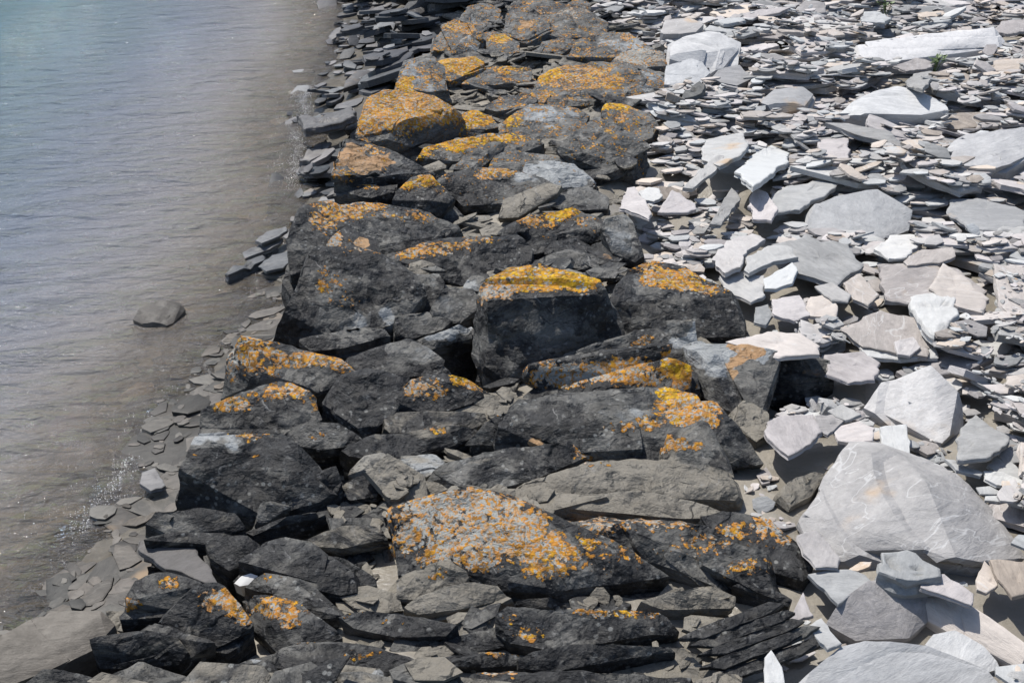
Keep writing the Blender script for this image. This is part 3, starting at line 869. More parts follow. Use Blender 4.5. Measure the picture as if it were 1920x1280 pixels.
B('dark rock with orange lichen dots under the tilted grey plate',
  [(228, 1132, 1166), (250, 1092, 1140), (300, 1066, 1118), (348, 1080, 1124), (378, 1102, 1138), (345, 1150, 1160), (270, 1158, 1166), (236, 1164, 1168)], L=[(305, 1098, 26, 16, .6), (240, 1136, 26, 18, .6)], bottom=-.3)
B('dark boulder whose shoulder bears a bright orange lichen band by a deep crack',
  [(300, 1160, 1190), (330, 1128, 1172), (372, 1100, 1155), (420, 1094, 1150), (455, 1130, 1172), (478, 1166, 1196), (468, 1200, 1208), (432, 1220, 1220), (330, 1192, 1204)],
  L=[(425, 1125, 48, 30, .95), (448, 1150, 25, 22, .9), (392, 1112, 26, 16, .6)], bottom=-.3, rough=.7)
B('smooth low dark rock under the orange banded shoulder', [(225, 1176, 1206), (270, 1156, 1192), (330, 1172, 1200), (405, 1202, 1222), (360, 1228, 1230), (250, 1218, 1222)], bottom=-.3)
B('dark boulder with a scatter of orange lichen rosettes across the crack from its twin',
  [(464, 1112, 1152), (500, 1098, 1145), (560, 1110, 1150), (606, 1150, 1176), (644, 1192, 1200), (600, 1206, 1208), (520, 1202, 1206), (478, 1152, 1176)],
  L=[(515, 1140, 60, 24, .75), (545, 1160, 30, 16, .7)], bottom=-.25, rough=.7)
B('dark crested rock behind the scattered rosette boulder', [(455, 1100, 1116), (510, 1072, 1098), (560, 1083, 1105), (645, 1142, 1152), (600, 1146, 1148), (480, 1112, 1122)], L=[(515, 1080, 40, 10, .65)], silt=.1)
B('bent dark slate wedge above the lichen twin rocks', [(388, 1018, 1050), (440, 1008, 1042), (500, 1014, 1040), (508, 1040, 1054), (432, 1072, 1078), (396, 1048, 1064)], bottom=-.25)
B('heavy dark grey boulder with pale streaks beside the silt',
  [(448, 1052, 1082), (500, 1016, 1056), (560, 1009, 1045), (640, 1026, 1056), (696, 1064, 1086), (702, 1098, 1104), (655, 1108, 1110), (560, 1088, 1098), (470, 1066, 1082)], silt=.3, L=[(516, 1038, 14, 14, .3)], rough=.8)
B('flat dark slab with a pale strip on its edge above the heavy grey boulder', [(572, 1002, 1010), (640, 984, 1000), (722, 989, 1004), (724, 1010, 1014), (640, 1018, 1020), (585, 1012, 1015)], silt=.6, layer=.02)
B('low black layered rock at the water side of the grey plate', [(258, 1000, 1030), (290, 954, 1004), (370, 948, 990), (430, 954, 985), (462, 986, 1006), (452, 1006, 1012), (330, 1000, 1014), (270, 1012, 1030)], bottom=-.4, layer=.02)
B('second black layered rock just above the tilted grey plate', [(268, 1012, 1040), (340, 992, 1018), (420, 988, 1010), (474, 1002, 1012), (462, 1024, 1028), (380, 1022, 1030)], bottom=-.3, layer=.02)
B('thin black slab propped beneath the large dark boulder', [(462, 990, 1000), (520, 970, 990), (600, 958, 975), (606, 966, 976), (520, 986, 994), (475, 1000, 1002)], silt=.2)
B('broken dark stone standing against the large dark boulder', [(476, 975, 985), (490, 942, 968), (515, 936, 962), (545, 948, 968), (530, 960, 972), (500, 978, 984)])
# --- around the large dark boulder
B('largest black boulder at the water side with a paler grey top facet',
  [(338, 950, 962), (345, 880, 950), (366, 825, 915), (382, 800, 888), (430, 794, 872), (500, 800, 872), (548, 838, 896), (595, 868, 915), (628, 885, 925), (636, 912, 934), (600, 938, 948), (500, 968, 970), (430, 964, 966), (455, 832, 905)],
  P=[(405, 815, 45, 26, .75)], L=[(470, 820, 35, 14, .6), (475, 852, 12, 6, .6), (355, 860, 12, 10, .5)], bottom=-.45, rough=.75, bed=(.3, -.6, 1))
B('black block in shade at the end of the largest black boulder', [(590, 880, 925), (630, 872, 915), (642, 906, 930), (628, 936, 942), (600, 940, 945)])
B('round shouldered dark boulder cracked upright with orange lichen over its top',
  [(384, 800, 812), (386, 765, 800), (402, 733, 785), (440, 727, 778), (500, 712, 765), (552, 717, 765), (606, 746, 785), (614, 792, 806), (560, 808, 812), (480, 806, 812)],
  L=[(430, 750, 40, 24, .85), (550, 728, 62, 18, .85), (590, 752, 28, 20, .6), (492, 730, 22, 16, .5)], bottom=-.4, rough=.7)
B('wedge boulder with a lit white edge and orange lichen down its long ridge',
  [(418, 728, 732), (432, 680, 722), (447, 634, 700), (482, 638, 695), (540, 648, 695), (602, 675, 706), (668, 690, 712), (676, 706, 716), (610, 738, 740), (520, 730, 734)],
  L=[(480, 665, 55, 26, .85), (580, 672, 90, 20, .85), (640, 690, 40, 14, .8), (436, 680, 14, 40, .8, .2), (490, 700, 40, 14, .5)], bottom=-.4, rough=.8)  # the narrow whitish strip paints the sunlit outer edge, not lichen
B('jet black angular boulder between the lichen boulders', [(604, 745, 775), (640, 702, 755), (692, 688, 740), (772, 700, 742), (764, 732, 760), (738, 772, 785), (692, 806, 808), (650, 788, 792), (615, 764, 780)], rough=.9, bottom=-.25)
B('low grey spotted rock in front of the cracked boulder', [(512, 824, 832), (560, 795, 820), (632, 782, 815), (672, 804, 826), (682, 830, 836), (600, 842, 844)], P=[(600, 815, 50, 20, .4)], L=[(585, 812, 22, 10, .4)])
B('lichen speckled boulder topped by two vivid yellow rosettes',
  [(732, 748, 775), (770, 712, 752), (802, 703, 742), (880, 703, 738), (928, 720, 742), (915, 738, 750), (882, 756, 762), (800, 778, 780), (735, 778, 780)],
  L=[(790, 725, 55, 20, .75, .4), (880, 714, 38, 11, 1.3, 1), (900, 725, 30, 10, .7, .3)], silt=.2)
B('small black peaked rock by the foot of the rounded boulder', [(788, 694, 702), (800, 680, 696), (822, 680, 694), (850, 698, 704), (838, 706, 708), (795, 706, 708)], L=[(812, 686, 20, 6, .4)])
B('ribbed dark ledge below the speckled yellow topped boulder', [(722, 790, 800), (740, 772, 790), (800, 768, 784), (900, 766, 784), (908, 790, 796), (860, 806, 808), (740, 806, 808)], silt=.6, layer=.02)
B('second ribbed dark ledge with three pale lichen spots', [(640, 846, 850), (700, 820, 838), (780, 800, 824), (862, 800, 820), (905, 806, 818), (850, 832, 836), (742, 864, 864)], L=[(800, 806, 28, 9, .5), (820, 812, 16, 8, .5)], silt=.4, layer=.025)
B('low dark rock among pale slates beside the black block', [(636, 920, 924), (650, 898, 914), (700, 888, 905), (718, 912, 918), (708, 930, 930), (660, 936, 936)], silt=.5)
B('tan lit slab lying flat between the dark ledges', [(650, 892, 896), (670, 858, 884), (720, 850, 872), (760, 868, 880), (735, 898, 900), (690, 908, 908)], P=[(700, 880, 70, 40, .8)], silt=1.4)
B('pale broken slate cluster stone catching the sun', [(742, 888, 890), (752, 856, 874), (810, 853, 868), (845, 868, 876), (800, 894, 896)], P=[(790, 872, 60, 30, 1.2)], silt=.6)
B('dark stone leaning beside the central dark boulder', [(866, 836, 840), (905, 784, 822), (962, 774, 812), (958, 800, 822), (945, 836, 840)], L=[(940, 780, 28, 7, .7, .2)])
B('long pointed dark wedge with a tuft of orange lichen at its tip',
  [(785, 896, 902), (830, 868, 888), (962, 838, 866), (1072, 823, 850), (1118, 846, 860), (1110, 858, 864), (1000, 898, 900), (920, 914, 916), (805, 906, 908)], L=[(1100, 850, 30, 14, .7), (975, 850, 18, 8, .4)], bed=(.3, -.6, 1))
B('massive dark boulder draped with brown and orange lichen on its far shoulder',
  [(945, 842, 846), (952, 800, 838), (982, 755, 810), (1060, 738, 790), (1180, 733, 780), (1252, 733, 778), (1312, 750, 795), (1368, 790, 838), (1415, 838, 868), (1420, 866, 874), (1350, 876, 878), (1200, 866, 870), (1100, 858, 864)],
  [(1080, 790, 838), (1130, 768, 830), (1190, 780, 836), (1200, 840, 866), (1090, 846, 862)],
  L=[(1300, 765, 75, 34, .95), (1250, 740, 30, 14, 1.0, 1), (1200, 795, 42, 16, .7), (1140, 798, 16, 8, .6)], P=[(1170, 775, 36, 14, .6)], U=[(1012, 830, 14, 9, .8)], rough=.9, silt=.2)
B('triangular grey stone with an orange lichen patch leaning on the massive boulder',
  [(1208, 852, 868), (1250, 818, 858), (1312, 794, 850), (1326, 800, 852), (1345, 850, 886), (1384, 922, 924), (1320, 908, 910), (1252, 892, 894), (1215, 868, 876)],
  L=[(1252, 838, 34, 16, 1.0), (1303, 836, 14, 7, .8)], P=[(1290, 860, 60, 50, .35)], silt=.6, rough=.6)
B('flat topped block thickly crusted in yellow orange and white lichen',
  [(988, 742, 748), (988, 700, 742), (1012, 686, 732), (1110, 690, 734), (1180, 676, 730), (1240, 660, 728), (1294, 656, 728), (1297, 722, 748), (1290, 744, 750), (1100, 752, 754), (1000, 750, 752)],
  L=[(1060, 705, 75, 24, .95, .25), (1180, 700, 90, 26, .95, .5), (1265, 685, 34, 30, 1.2, .8), (1270, 720, 28, 16, .8, .4)], rough=.7)
B('great block with a smooth pale grey face stained tan behind the lichen crusted block',
  [(1040, 690, 712), (1062, 672, 708), (1130, 640, 696), (1232, 619, 688), (1305, 620, 688), (1310, 690, 712), (1180, 690, 712)],
  [(1285, 622, 692), (1342, 630, 696), (1402, 645, 706), (1442, 664, 718), (1448, 684, 730), (1432, 764, 772), (1412, 794, 798), (1322, 742, 748), (1312, 650, 708), (1370, 700, 742)],
  P=[(1345, 655, 85, 42, 1.1), (1130, 665, 60, 14, .4)], U=[(1378, 668, 26, 30, 1.0), (1405, 655, 18, 14, .9)], L=[(1205, 645, 24, 12, .7), (1150, 660, 40, 12, .45)], rough=.6, bed=(.35, -.4, 1))
B('grey sliver slab tucked below the yellow capped boulder', [(1010, 684, 692), (1060, 660, 682), (1120, 648, 672), (1125, 660, 674), (1060, 690, 694)], P=[(1070, 668, 60, 20, .4)])
B('dark overhanging slab in shade beyond the tan stained block', [(1436, 672, 700), (1500, 662, 690), (1562, 680, 700), (1562, 706, 712), (1500, 716, 718), (1440, 708, 714)], layer=.02, U=[(1530, 700, 40, 10, .5)])
B('silt coated low ledge winding below the pointed dark wedge',
  [(955, 925, 928), (1000, 900, 916), (1100, 864, 892), (1190, 852, 878), (1300, 880, 900), (1385, 908, 918), (1410, 942, 944), (1300, 934, 936), (1100, 918, 922)], silt=1.1, layer=.022, L=[(1110, 868, 40, 8, .3)])
B('flat dark ledge between the silt ledge and the lichen crested boulder', [(1040, 950, 958), (1100, 926, 944), (1200, 918, 936), (1300, 940, 952), (1370, 968, 974), (1280, 972, 976), (1120, 950, 956)], silt=.9, layer=.022)
B('tan grey slab stacked at the beach side of the massive boulder', [(1362, 780, 800), (1400, 752, 785), (1440, 772, 796), (1448, 812, 820), (1420, 832, 836), (1385, 810, 818)], silt=1.5, P=[(1410, 790, 40, 30, .4)])
B('dusty grey rock with wavy layers between the row and the widest pale slab', [(1450, 930, 936), (1470, 900, 922), (1530, 884, 908), (1552, 890, 908), (1520, 930, 934), (1480, 952, 954)], P=[(1500, 915, 50, 30, .5)], silt=1.3, layer=.02)
# --- the middle of the row
B('great rounded black boulder at the water edge with pale drip streaks on its front',
  [(512, 632, 640), (518, 572, 632), (546, 518, 606), (592, 480, 580), (622, 456, 560), (645, 452, 555), (692, 470, 555), (748, 490, 560), (792, 514, 575), (804, 545, 590), (770, 592, 610), (722, 616, 624), (640, 638, 642)],
  L=[(690, 470, 50, 14, .55, .25), (620, 540, 26, 30, .55), (655, 565, 30, 26, .35), (600, 500, 14, 14, .35)], P=[(720, 600, 26, 24, .7), (660, 612, 20, 26, .55)], bottom=-.5, rough=.75, bed=(.25, -.7, 1))
B('flat cracked rock shelf joined to the streaked black boulder', [(742, 530, 580), (770, 512, 566), (830, 520, 566), (838, 545, 578), (800, 590, 600), (750, 606, 610)], P=[(800, 528, 40, 12, .5)])
B('pointed stone with a lit orange and white edge above the streaked black boulder',
  [(582, 486, 545), (610, 440, 515), (634, 418, 495), (662, 440, 500), (698, 450, 505), (705, 480, 520), (660, 500, 535)],
  L=[(622, 442, 24, 26, .9, .3), (655, 455, 20, 10, .5)], U=[(678, 460, 17, 13, 1.2)], bottom=-.3, rough=.6)
B('big boulder leaning to the water with orange lichen over its peak',
  [(533, 480, 545), (546, 430, 515), (566, 402, 492), (602, 364, 460), (642, 357, 450), (682, 379, 450), (722, 384, 448), (802, 404, 452), (862, 432, 460), (850, 452, 466), (702, 462, 476), (590, 490, 530), (550, 520, 556)],
  L=[(650, 385, 66, 30, .9), (605, 410, 34, 26, .7), (760, 410, 70, 14, .55), (700, 395, 40, 16, .5)], P=[(722, 408, 10, 8, .9)], bottom=-.4, rough=.8)
B('long square edged black block with brown orange lichen along its top edge',
  [(708, 475, 520), (722, 464, 510), (762, 454, 500), (862, 449, 492), (962, 434, 482), (988, 460, 492), (998, 484, 502), (990, 494, 506), (862, 534, 536), (800, 520, 530), (726, 494, 524)],
  L=[(800, 466, 90, 14, .85), (900, 455, 50, 10, .6), (770, 484, 30, 12, .4)], rough=.8)
B('tall square faced boulder capped with bright yellow lichen',
  [(884, 600, 676), (890, 560, 668), (905, 534, 650), (950, 510, 630), (1022, 497, 615), (1102, 500, 615), (1122, 522, 628), (1152, 562, 640), (1172, 622, 650), (1150, 648, 660), (1065, 664, 672), (1002, 694, 698), (945, 702, 704), (910, 676, 696), (884, 632, 684), (1010, 548, 664), (1110, 545, 650)],
  L=[(1000, 522, 95, 24, 1.05, .72), (1080, 528, 44, 20, 1.05, .9), (930, 545, 40, 22, .8, .25)], bed=(.05, -.9, .6), rough=.65, layer=.05, bottom=-.3)
B('broad boulder with a yellow and orange lichen cap next to the beach',
  [(1152, 560, 610), (1165, 530, 590), (1192, 500, 565), (1232, 488, 555), (1292, 498, 560), (1352, 538, 585), (1402, 556, 596), (1420, 588, 606), (1412, 622, 624), (1330, 626, 628), (1250, 622, 624), (1160, 626, 628)],
  L=[(1265, 525, 62, 24, .95, .62), (1215, 505, 40, 16, .7), (1320, 540, 50, 12, .6)], rough=.8, bed=(.2, -.6, 1))
B('grey fractured stone in the hollow beside the tall yellow capped boulder', [(800, 585, 612), (812, 548, 595), (840, 538, 586), (890, 544, 586), (892, 580, 600), (860, 606, 612), (815, 606, 616)], P=[(850, 575, 50, 36, .45)])
B('pale olive stone perched over the hollow', [(868, 540, 572), (884, 516, 560), (912, 513, 558), (926, 530, 565), (905, 548, 574)], P=[(895, 532, 30, 20, .7)])
B('angular grey rock lying under the streaked black boulder', [(734, 618, 630), (742, 596, 622), (770, 588, 612), (802, 584, 608), (850, 600, 614), (830, 618, 624), (770, 636, 638)], P=[(790, 602, 46, 20, .35)])
B('sunlit edged slab bridging the dark hollow', [(776, 640, 652), (870, 604, 640), (892, 596, 634), (890, 630, 646), (820, 650, 656), (785, 652, 656)], P=[(835, 620, 50, 14, 1.0)])  # pale streak puts the slab's sunlit edge into its colour
B('long black slate lying across the gap', [(560, 640, 656), (620, 634, 648), (690, 620, 640), (728, 618, 636), (735, 632, 642), (650, 656, 660), (590, 662, 664)], layer=.02)
B('smooth grey rounded boulder with a ridge below the black slate', [(636, 690, 696), (650, 668, 690), (692, 648, 680), (762, 631, 668), (802, 648, 676), (838, 676, 694), (830, 700, 704), (760, 704, 706), (690, 708, 710)], P=[(790, 660, 50, 22, .55)], rough=.7)
B('flat grey ledge behind the yellow capped boulder', [(992, 498, 515), (1042, 472, 500), (1102, 476, 500), (1130, 496, 510), (1080, 508, 516)], P=[(1050, 485, 60, 16, .4)])
B('small dark block with a lichen corner beside the flat grey ledge', [(975, 470, 488), (985, 450, 480), (1030, 438, 470), (1046, 446, 474), (1035, 474, 486), (990, 480, 490)], L=[(1034, 442, 10, 6, .6)])
B('second small dark block under the lichen peak', [(1016, 476, 488), (1028, 456, 478), (1090, 444, 468), (1108, 458, 474), (1100, 482, 488), (1040, 486, 490)])
B('dark stone with a rust flush between the blocks and grey leaning slab', [(1090, 470, 490), (1110, 448, 474), (1150, 446, 470), (1175, 470, 486), (1150, 496, 500), (1110, 492, 498)], U=[(1132, 482, 18, 8, .5)])
B('grey leaning slab at the end of the row of small blocks', [(1130, 430, 476), (1138, 408, 462), (1168, 399, 455), (1186, 420, 462), (1208, 482, 494), (1192, 494, 498), (1150, 476, 490)], P=[(1165, 430, 40, 50, .55)], rough=.5)
B('craggy peak stone splashed with yellow lichen', [(940, 436, 462), (962, 420, 452), (1012, 398, 440), (1066, 378, 430), (1092, 394, 435), (1146, 424, 450), (1150, 446, 458), (1040, 448, 462), (960, 450, 464)], L=[(1050, 395, 36, 18, .95, .9), (1010, 412, 46, 14, .7), (1110, 420, 30, 14, .4)])
B('dark fin of rock with a white lit rim and yellow lichen tip', [(735, 388, 420), (745, 360, 405), (772, 338, 392), (802, 334, 388), (852, 374, 404), (866, 392, 408), (830, 402, 412), (765, 396, 416)], L=[(795, 345, 40, 12, .9, .7), (835, 365, 22, 10, .5, .2)])  # the whitish spot on the ridge paints its lit rim
B('thin flat stone with a dark gap beneath at the peak of the leaning boulder', [(652, 362, 400), (680, 345, 390), (742, 341, 384), (740, 360, 392), (690, 372, 400)], L=[(690, 350, 40, 8, .6)])
B('long flat slab rock carrying one round orange lichen patch', [(822, 340, 372), (842, 325, 362), (902, 313, 352), (962, 316, 352), (1012, 332, 360), (1046, 350, 368), (1040, 372, 378), (960, 380, 382), (862, 384, 386)], L=[(930, 325, 42, 12, .9), (850, 330, 30, 8, .5, .3)], P=[(985, 338, 30, 10, .7)])
B('smooth clean grey slab behind the round orange patch', [(978, 340, 360), (990, 308, 342), (1040, 300, 335), (1090, 308, 338), (1122, 340, 358), (1110, 356, 364), (1030, 358, 366)], P=[(1050, 328, 80, 36, .75)], rough=.5)
B('dull grey stone filling the slope below the smooth clean slab', [(1020, 378, 396), (1040, 360, 385), (1100, 350, 378), (1145, 366, 386), (1140, 392, 400), (1060, 396, 404)], P=[(1090, 365, 40, 14, .4)])
B('rust faced boulder at the water side with a brown orange hollow',
  [(618, 330, 400), (630, 290, 372), (642, 258, 350), (682, 254, 340), (732, 267, 342), (792, 298, 352), (845, 322, 360), (830, 342, 366), (760, 348, 374), (690, 350, 384)],
  U=[(668, 296, 30, 26, 1.1), (705, 300, 26, 22, .8)], L=[(700, 275, 26, 12, .6), (640, 325, 26, 26, .6), (720, 310, 10, 18, .5)], bottom=-.35, rough=.8)
# --- far part
B('coarse dark boulder with an orange stain near the beach edge of the row',
  [(1048, 275, 312), (1062, 248, 298), (1085, 228, 284), (1118, 220, 276), (1162, 238, 284), (1212, 272, 300), (1228, 296, 310), (1200, 322, 324), (1120, 316, 322), (1055, 292, 316)],
  L=[(1140, 245, 20, 16, .5), (1150, 265, 16, 14, .5)], P=[(1110, 250, 50, 30, .3)], rough=1.1)
B('lichen covered dark boulder behind the coarse one', [(1118, 225, 252), (1135, 200, 240), (1172, 194, 234), (1216, 208, 240), (1234, 238, 258), (1218, 268, 272), (1150, 256, 264)], L=[(1150, 202, 40, 10, .9, .9), (1185, 220, 40, 20, .55)])
B('smooth grey humped boulder with yellow spots along its flank', [(938, 250, 275), (952, 222, 258), (975, 206, 245), (1005, 194, 235), (1072, 197, 234), (1104, 215, 245), (1082, 256, 268), (1020, 268, 276), (960, 266, 278)], L=[(955, 225, 26, 16, .8, .8)], P=[(1030, 215, 65, 24, .8)], U=[(1040, 250, 40, 10, .4)], rough=.5)
B('long flat slab trimmed with yellow lichen in the middle of the row', [(772, 292, 320), (795, 272, 308), (845, 254, 295), (905, 248, 288), (965, 244, 284), (1015, 268, 292), (960, 290, 304), (860, 300, 315)], L=[(850, 268, 75, 14, .95, .75), (950, 258, 50, 12, .8, .7), (790, 286, 20, 10, .9, .8)])
B('dark slanting slab leaning in the gap', [(842, 322, 330), (860, 298, 318), (935, 262, 298), (952, 266, 298), (900, 312, 322), (870, 330, 334)])
B('dark lichen flecked stone under the smooth humped boulder', [(918, 312, 326), (930, 284, 312), (952, 277, 305), (1000, 286, 308), (1060, 300, 316), (1040, 312, 320), (950, 320, 328)], L=[(980, 290, 40, 9, .4)])
B('boulder with a broad flat top entirely orange with lichen',
  [(660, 250, 300), (664, 232, 288), (692, 184, 262), (722, 168, 250), (782, 178, 246), (842, 188, 248), (868, 206, 256), (852, 240, 264), (778, 282, 286), (700, 262, 290), (690, 236, 276), (775, 240, 272), (850, 212, 258)],
  L=[(760, 208, 105, 36, 1.25, .55), (690, 230, 34, 30, .9), (780, 185, 40, 14, .9)], bottom=-.35, rough=.6)
B('rough orange lichen rock beside the flat orange top', [(832, 250, 264), (845, 226, 252), (880, 206, 242), (925, 218, 246), (938, 240, 256), (880, 252, 264)], L=[(880, 224, 60, 20, 1.0, .7)])
B('smooth grey stone standing behind the flat orange top', [(742, 168, 205), (752, 138, 190), (768, 106, 172), (802, 94, 164), (836, 128, 180), (846, 172, 198), (800, 178, 206)], P=[(785, 135, 44, 34, .6)], L=[(750, 150, 12, 14, .4)], rough=.5)
B('peaked stone covered in solid bright orange lichen', [(796, 150, 172), (802, 118, 160), (832, 102, 150), (884, 104, 150), (925, 128, 158), (890, 152, 166), (832, 158, 174)], L=[(855, 122, 58, 20, 1.4, .7)], rough=.6)
B('small lichen tufted stone next to the flat orange top', [(736, 190, 216), (742, 158, 202), (762, 138, 190), (795, 160, 196), (790, 188, 210)], L=[(765, 162, 28, 20, 1.0, .7)])
B('widest far boulder mottled with orange yellow and grey lichen', [(982, 188, 206), (1006, 134, 178), (1062, 114, 164), (1122, 113, 162), (1164, 124, 166), (1204, 150, 178), (1178, 192, 198), (1040, 198, 206)], L=[(1070, 145, 80, 30, .85, .5), (1025, 140, 28, 16, 1.0, .9), (1130, 155, 40, 22, .8, .6), (1010, 180, 26, 10, .9)], rough=.7)
B('fractured grey block at the beach end of the mottled far boulder', [(1160, 190, 200), (1185, 140, 178), (1200, 122, 168), (1235, 140, 172), (1252, 172, 186), (1230, 188, 196), (1190, 196, 202)], P=[(1220, 155, 30, 30, .6)])
B('whitish lichen topped slab behind the fractured block', [(1130, 128, 148), (1150, 102, 136), (1200, 92, 130), (1244, 100, 132), (1248, 126, 142), (1180, 136, 150)], L=[(1195, 108, 60, 16, 1.0, .15)], P=[(1200, 112, 60, 18, .5)])
B('grey boulder with a lichen tuft at the far beach side', [(1056, 108, 134), (1070, 78, 118), (1130, 62, 108), (1180, 60, 106), (1240, 100, 124), (1200, 116, 132), (1100, 118, 136)], P=[(1180, 85, 50, 22, .7)], L=[(1180, 70, 22, 12, .7), (1095, 92, 26, 12, .5)], rough=.6)
B('fluted grey stone with an orange top at the far water side', [(802, 92, 118), (815, 64, 104), (832, 44, 95), (862, 36, 90), (905, 52, 94), (905, 84, 106), (850, 98, 118)], L=[(860, 52, 34, 16, .85)], P=[(825, 70, 20, 24, .5)], layer=.02, bed=(1, .2, .3))
B('dark grey lump between the fluted stone and lichen knob', [(880, 92, 104), (895, 66, 92), (930, 58, 86), (955, 76, 92), (940, 96, 104)])
B('small knob of rock with a yellow lichen crown', [(910, 96, 110), (918, 72, 98), (940, 66, 94), (972, 80, 98), (976, 100, 110), (940, 106, 114)], L=[(938, 75, 30, 12, 1.1, .8)])
B('dark split block with a rusty square scar at the far end', [(942, 66, 86), (948, 26, 70), (985, 22, 66), (1030, 34, 70), (1032, 66, 82), (990, 82, 92)], U=[(982, 45, 14, 10, 1.0)], L=[(1005, 60, 22, 10, .5)])
B('grey rounded boulder at the far end topped with pale lichen', [(1018, 62, 80), (1035, 28, 64), (1062, 14, 58), (1100, 20, 60), (1142, 44, 66), (1135, 66, 78), (1060, 74, 84)], L=[(1070, 25, 50, 14, .55, .2)], P=[(1080, 40, 50, 20, .5)])
B('dark low ledge below the far rounded boulder', [(1000, 100, 112), (1020, 76, 98), (1080, 68, 92), (1090, 90, 100), (1050, 110, 116)])
B('grey plate stone leaning beside the far fluted stone', [(838, 106, 124), (850, 84, 112), (882, 66, 106), (902, 80, 108), (890, 102, 116)], P=[(872, 82, 28, 18, .7)])
B('line of cracked lichen blocks in front of the peaked orange stone', [(870, 158, 170), (886, 134, 158), (940, 122, 150), (1000, 128, 152), (1000, 152, 164), (930, 160, 170)], L=[(950, 130, 50, 10, .75, .7)])
B('dark layered stone behind the smooth humped boulder', [(905, 204, 218), (925, 184, 208), (985, 172, 200), (1010, 186, 206), (985, 200, 214), (930, 210, 220)], layer=.02)
B('orange mottled low stone at the foot of the widest far boulder', [(958, 196, 210), (970, 178, 200), (1000, 168, 196), (1030, 180, 200), (1020, 194, 208)], L=[(1000, 182, 40, 12, .9)])
B('grey broken stone at the far end of the row', [(850, 46, 62), (870, 16, 48), (910, 6, 42), (940, 20, 46), (935, 46, 58), (890, 56, 66)], P=[(890, 26, 34, 16, .5)])
B('black hollowed block at the top edge of the view', [(945, 26, 40), (955, 4, 30), (1020, -6, 22), (1090, 4, 26), (1104, 20, 32), (1050, 32, 42), (980, 34, 44)])
B('dark stone at the very end beside the black hollowed block', [(1060, 14, 26), (1080, -2, 18), (1106, 4, 20), (1112, 22, 28), (1085, 26, 32)])
# --- in the water
rock('rock', 'lone brown weed filmed rock awash in the shallows', [(252, 600, 606), (262, 580, 596), (302, 560, 582), (320, 553, 574), (342, 566, 582), (347, 580, 588), (324, 606, 610), (298, 616, 620), (270, 610, 614)], mat=M_STRIP, rough=1.3, bottom=-.45, cat='rock', ground=-0.25)
# ---------------------------------------------------------------- big stones of the beach
GB = 'large pale stones lying on the slate beach'
def PB(label, *hulls, **kw):
    kw.setdefault('mat', M_BOULDER); kw.setdefault('rough', 0.36); kw.setdefault('group', GB); kw.setdefault('bottom', -0.12); kw.setdefault('ground', 0.06 if hulls[0][0][1] < 330 else -0.03); kw.setdefault('cuts', 2)
    return rock('pale_boulder', label, *hulls, cat='boulder', **kw)
PB('widest pale slab on the beach, weathered and ridged, with a darker grey peak',
   [(1496, 955, 975), (1545, 890, 930), (1590, 832, 885), (1640, 824, 872), (1700, 858, 895), (1765, 880, 910), (1825, 938, 955), (1892, 1035, 1038), (1845, 1062, 1064), (1790, 1082, 1084), (1660, 1058, 1062), (1535, 1042, 1044), (1500, 985, 990), (1712, 895, 968), (1768, 1040, 1078), (1660, 1000, 1040)], bed=(.25, -.1, 1), layer=.05)
PB('humped white boulder with a crack running down from its peak',
   [(1628, 764, 775), (1662, 718, 752), (1735, 686, 742), (1765, 715, 752), (1795, 745, 775), (1804, 795, 802), (1778, 826, 830), (1758, 834, 836), (1700, 795, 806), (1680, 790, 800)])
PB('broad smooth grey white boulder with a layered broken side',
   [(1478, 424, 436), (1530, 382, 412), (1612, 349, 395), (1662, 364, 400), (1698, 394, 418), (1692, 432, 440), (1640, 454, 458), (1530, 446, 450)], bed=(.1, -.1, 1), layer=.025)
PB('long white quartz banded block lying in the far shingle',
   [(1608, 96, 108), (1622, 80, 98), (1740, 66, 90), (1860, 54, 82), (1878, 78, 88), (1870, 92, 98), (1800, 102, 106), (1700, 114, 118), (1630, 116, 120)], bed=(0, .1, 1), layer=.06)
PB('low peaked pale boulder in the far shingle', [(1580, 198, 206), (1640, 172, 190), (1690, 160, 182), (1740, 178, 192), (1790, 200, 207), (1720, 212, 215), (1630, 212, 216)])
PB('pale boulder with a tan stain and splitting layers at its end', [(1756, 300, 312), (1800, 268, 294), (1880, 240, 278), (1925, 232, 270), (1925, 300, 312), (1880, 322, 328), (1800, 318, 325)], layer=.02)
PB('blocky white slab next to the far end of the boulder row', [(1256, 112, 124), (1262, 78, 102), (1368, 55, 90), (1390, 76, 98), (1386, 108, 116), (1330, 122, 126)], layer=.06)
PB('small white angular block beyond the blocky white slab', [(1238, 66, 74), (1248, 40, 58), (1290, 36, 54), (1318, 48, 62), (1300, 66, 72)])
PB('squat white block beside the lichen topped far boulders', [(1246, 160, 168), (1252, 122, 145), (1310, 112, 138), (1332, 140, 152), (1310, 160, 166)])
PB('pale faceted stone between squat white block and shingle', [(1328, 150, 158), (1350, 132, 148), (1392, 122, 140), (1412, 145, 152), (1380, 160, 164)])
PB('white topped stone with a dark split end in the far shingle', [(1432, 192, 198), (1460, 168, 186), (1510, 162, 180), (1530, 176, 186), (1515, 196, 200), (1460, 202, 205)])
PB('purple grey rounded boulder with drip marks near the bottom edge',
   [(1546, 1175, 1188), (1575, 1132, 1165), (1625, 1096, 1140), (1690, 1090, 1132), (1738, 1118, 1145), (1735, 1170, 1176), (1700, 1200, 1204), (1600, 1205, 1208)], mat=M_PALE)
PB('long smooth grey boulder slanting out of the bottom corner', [(1735, 1130, 1150), (1790, 1122, 1150), (1850, 1160, 1188), (1925, 1215, 1240), (1925, 1262, 1270), (1850, 1216, 1222), (1790, 1190, 1196), (1745, 1165, 1170)], mat=M_PALE)
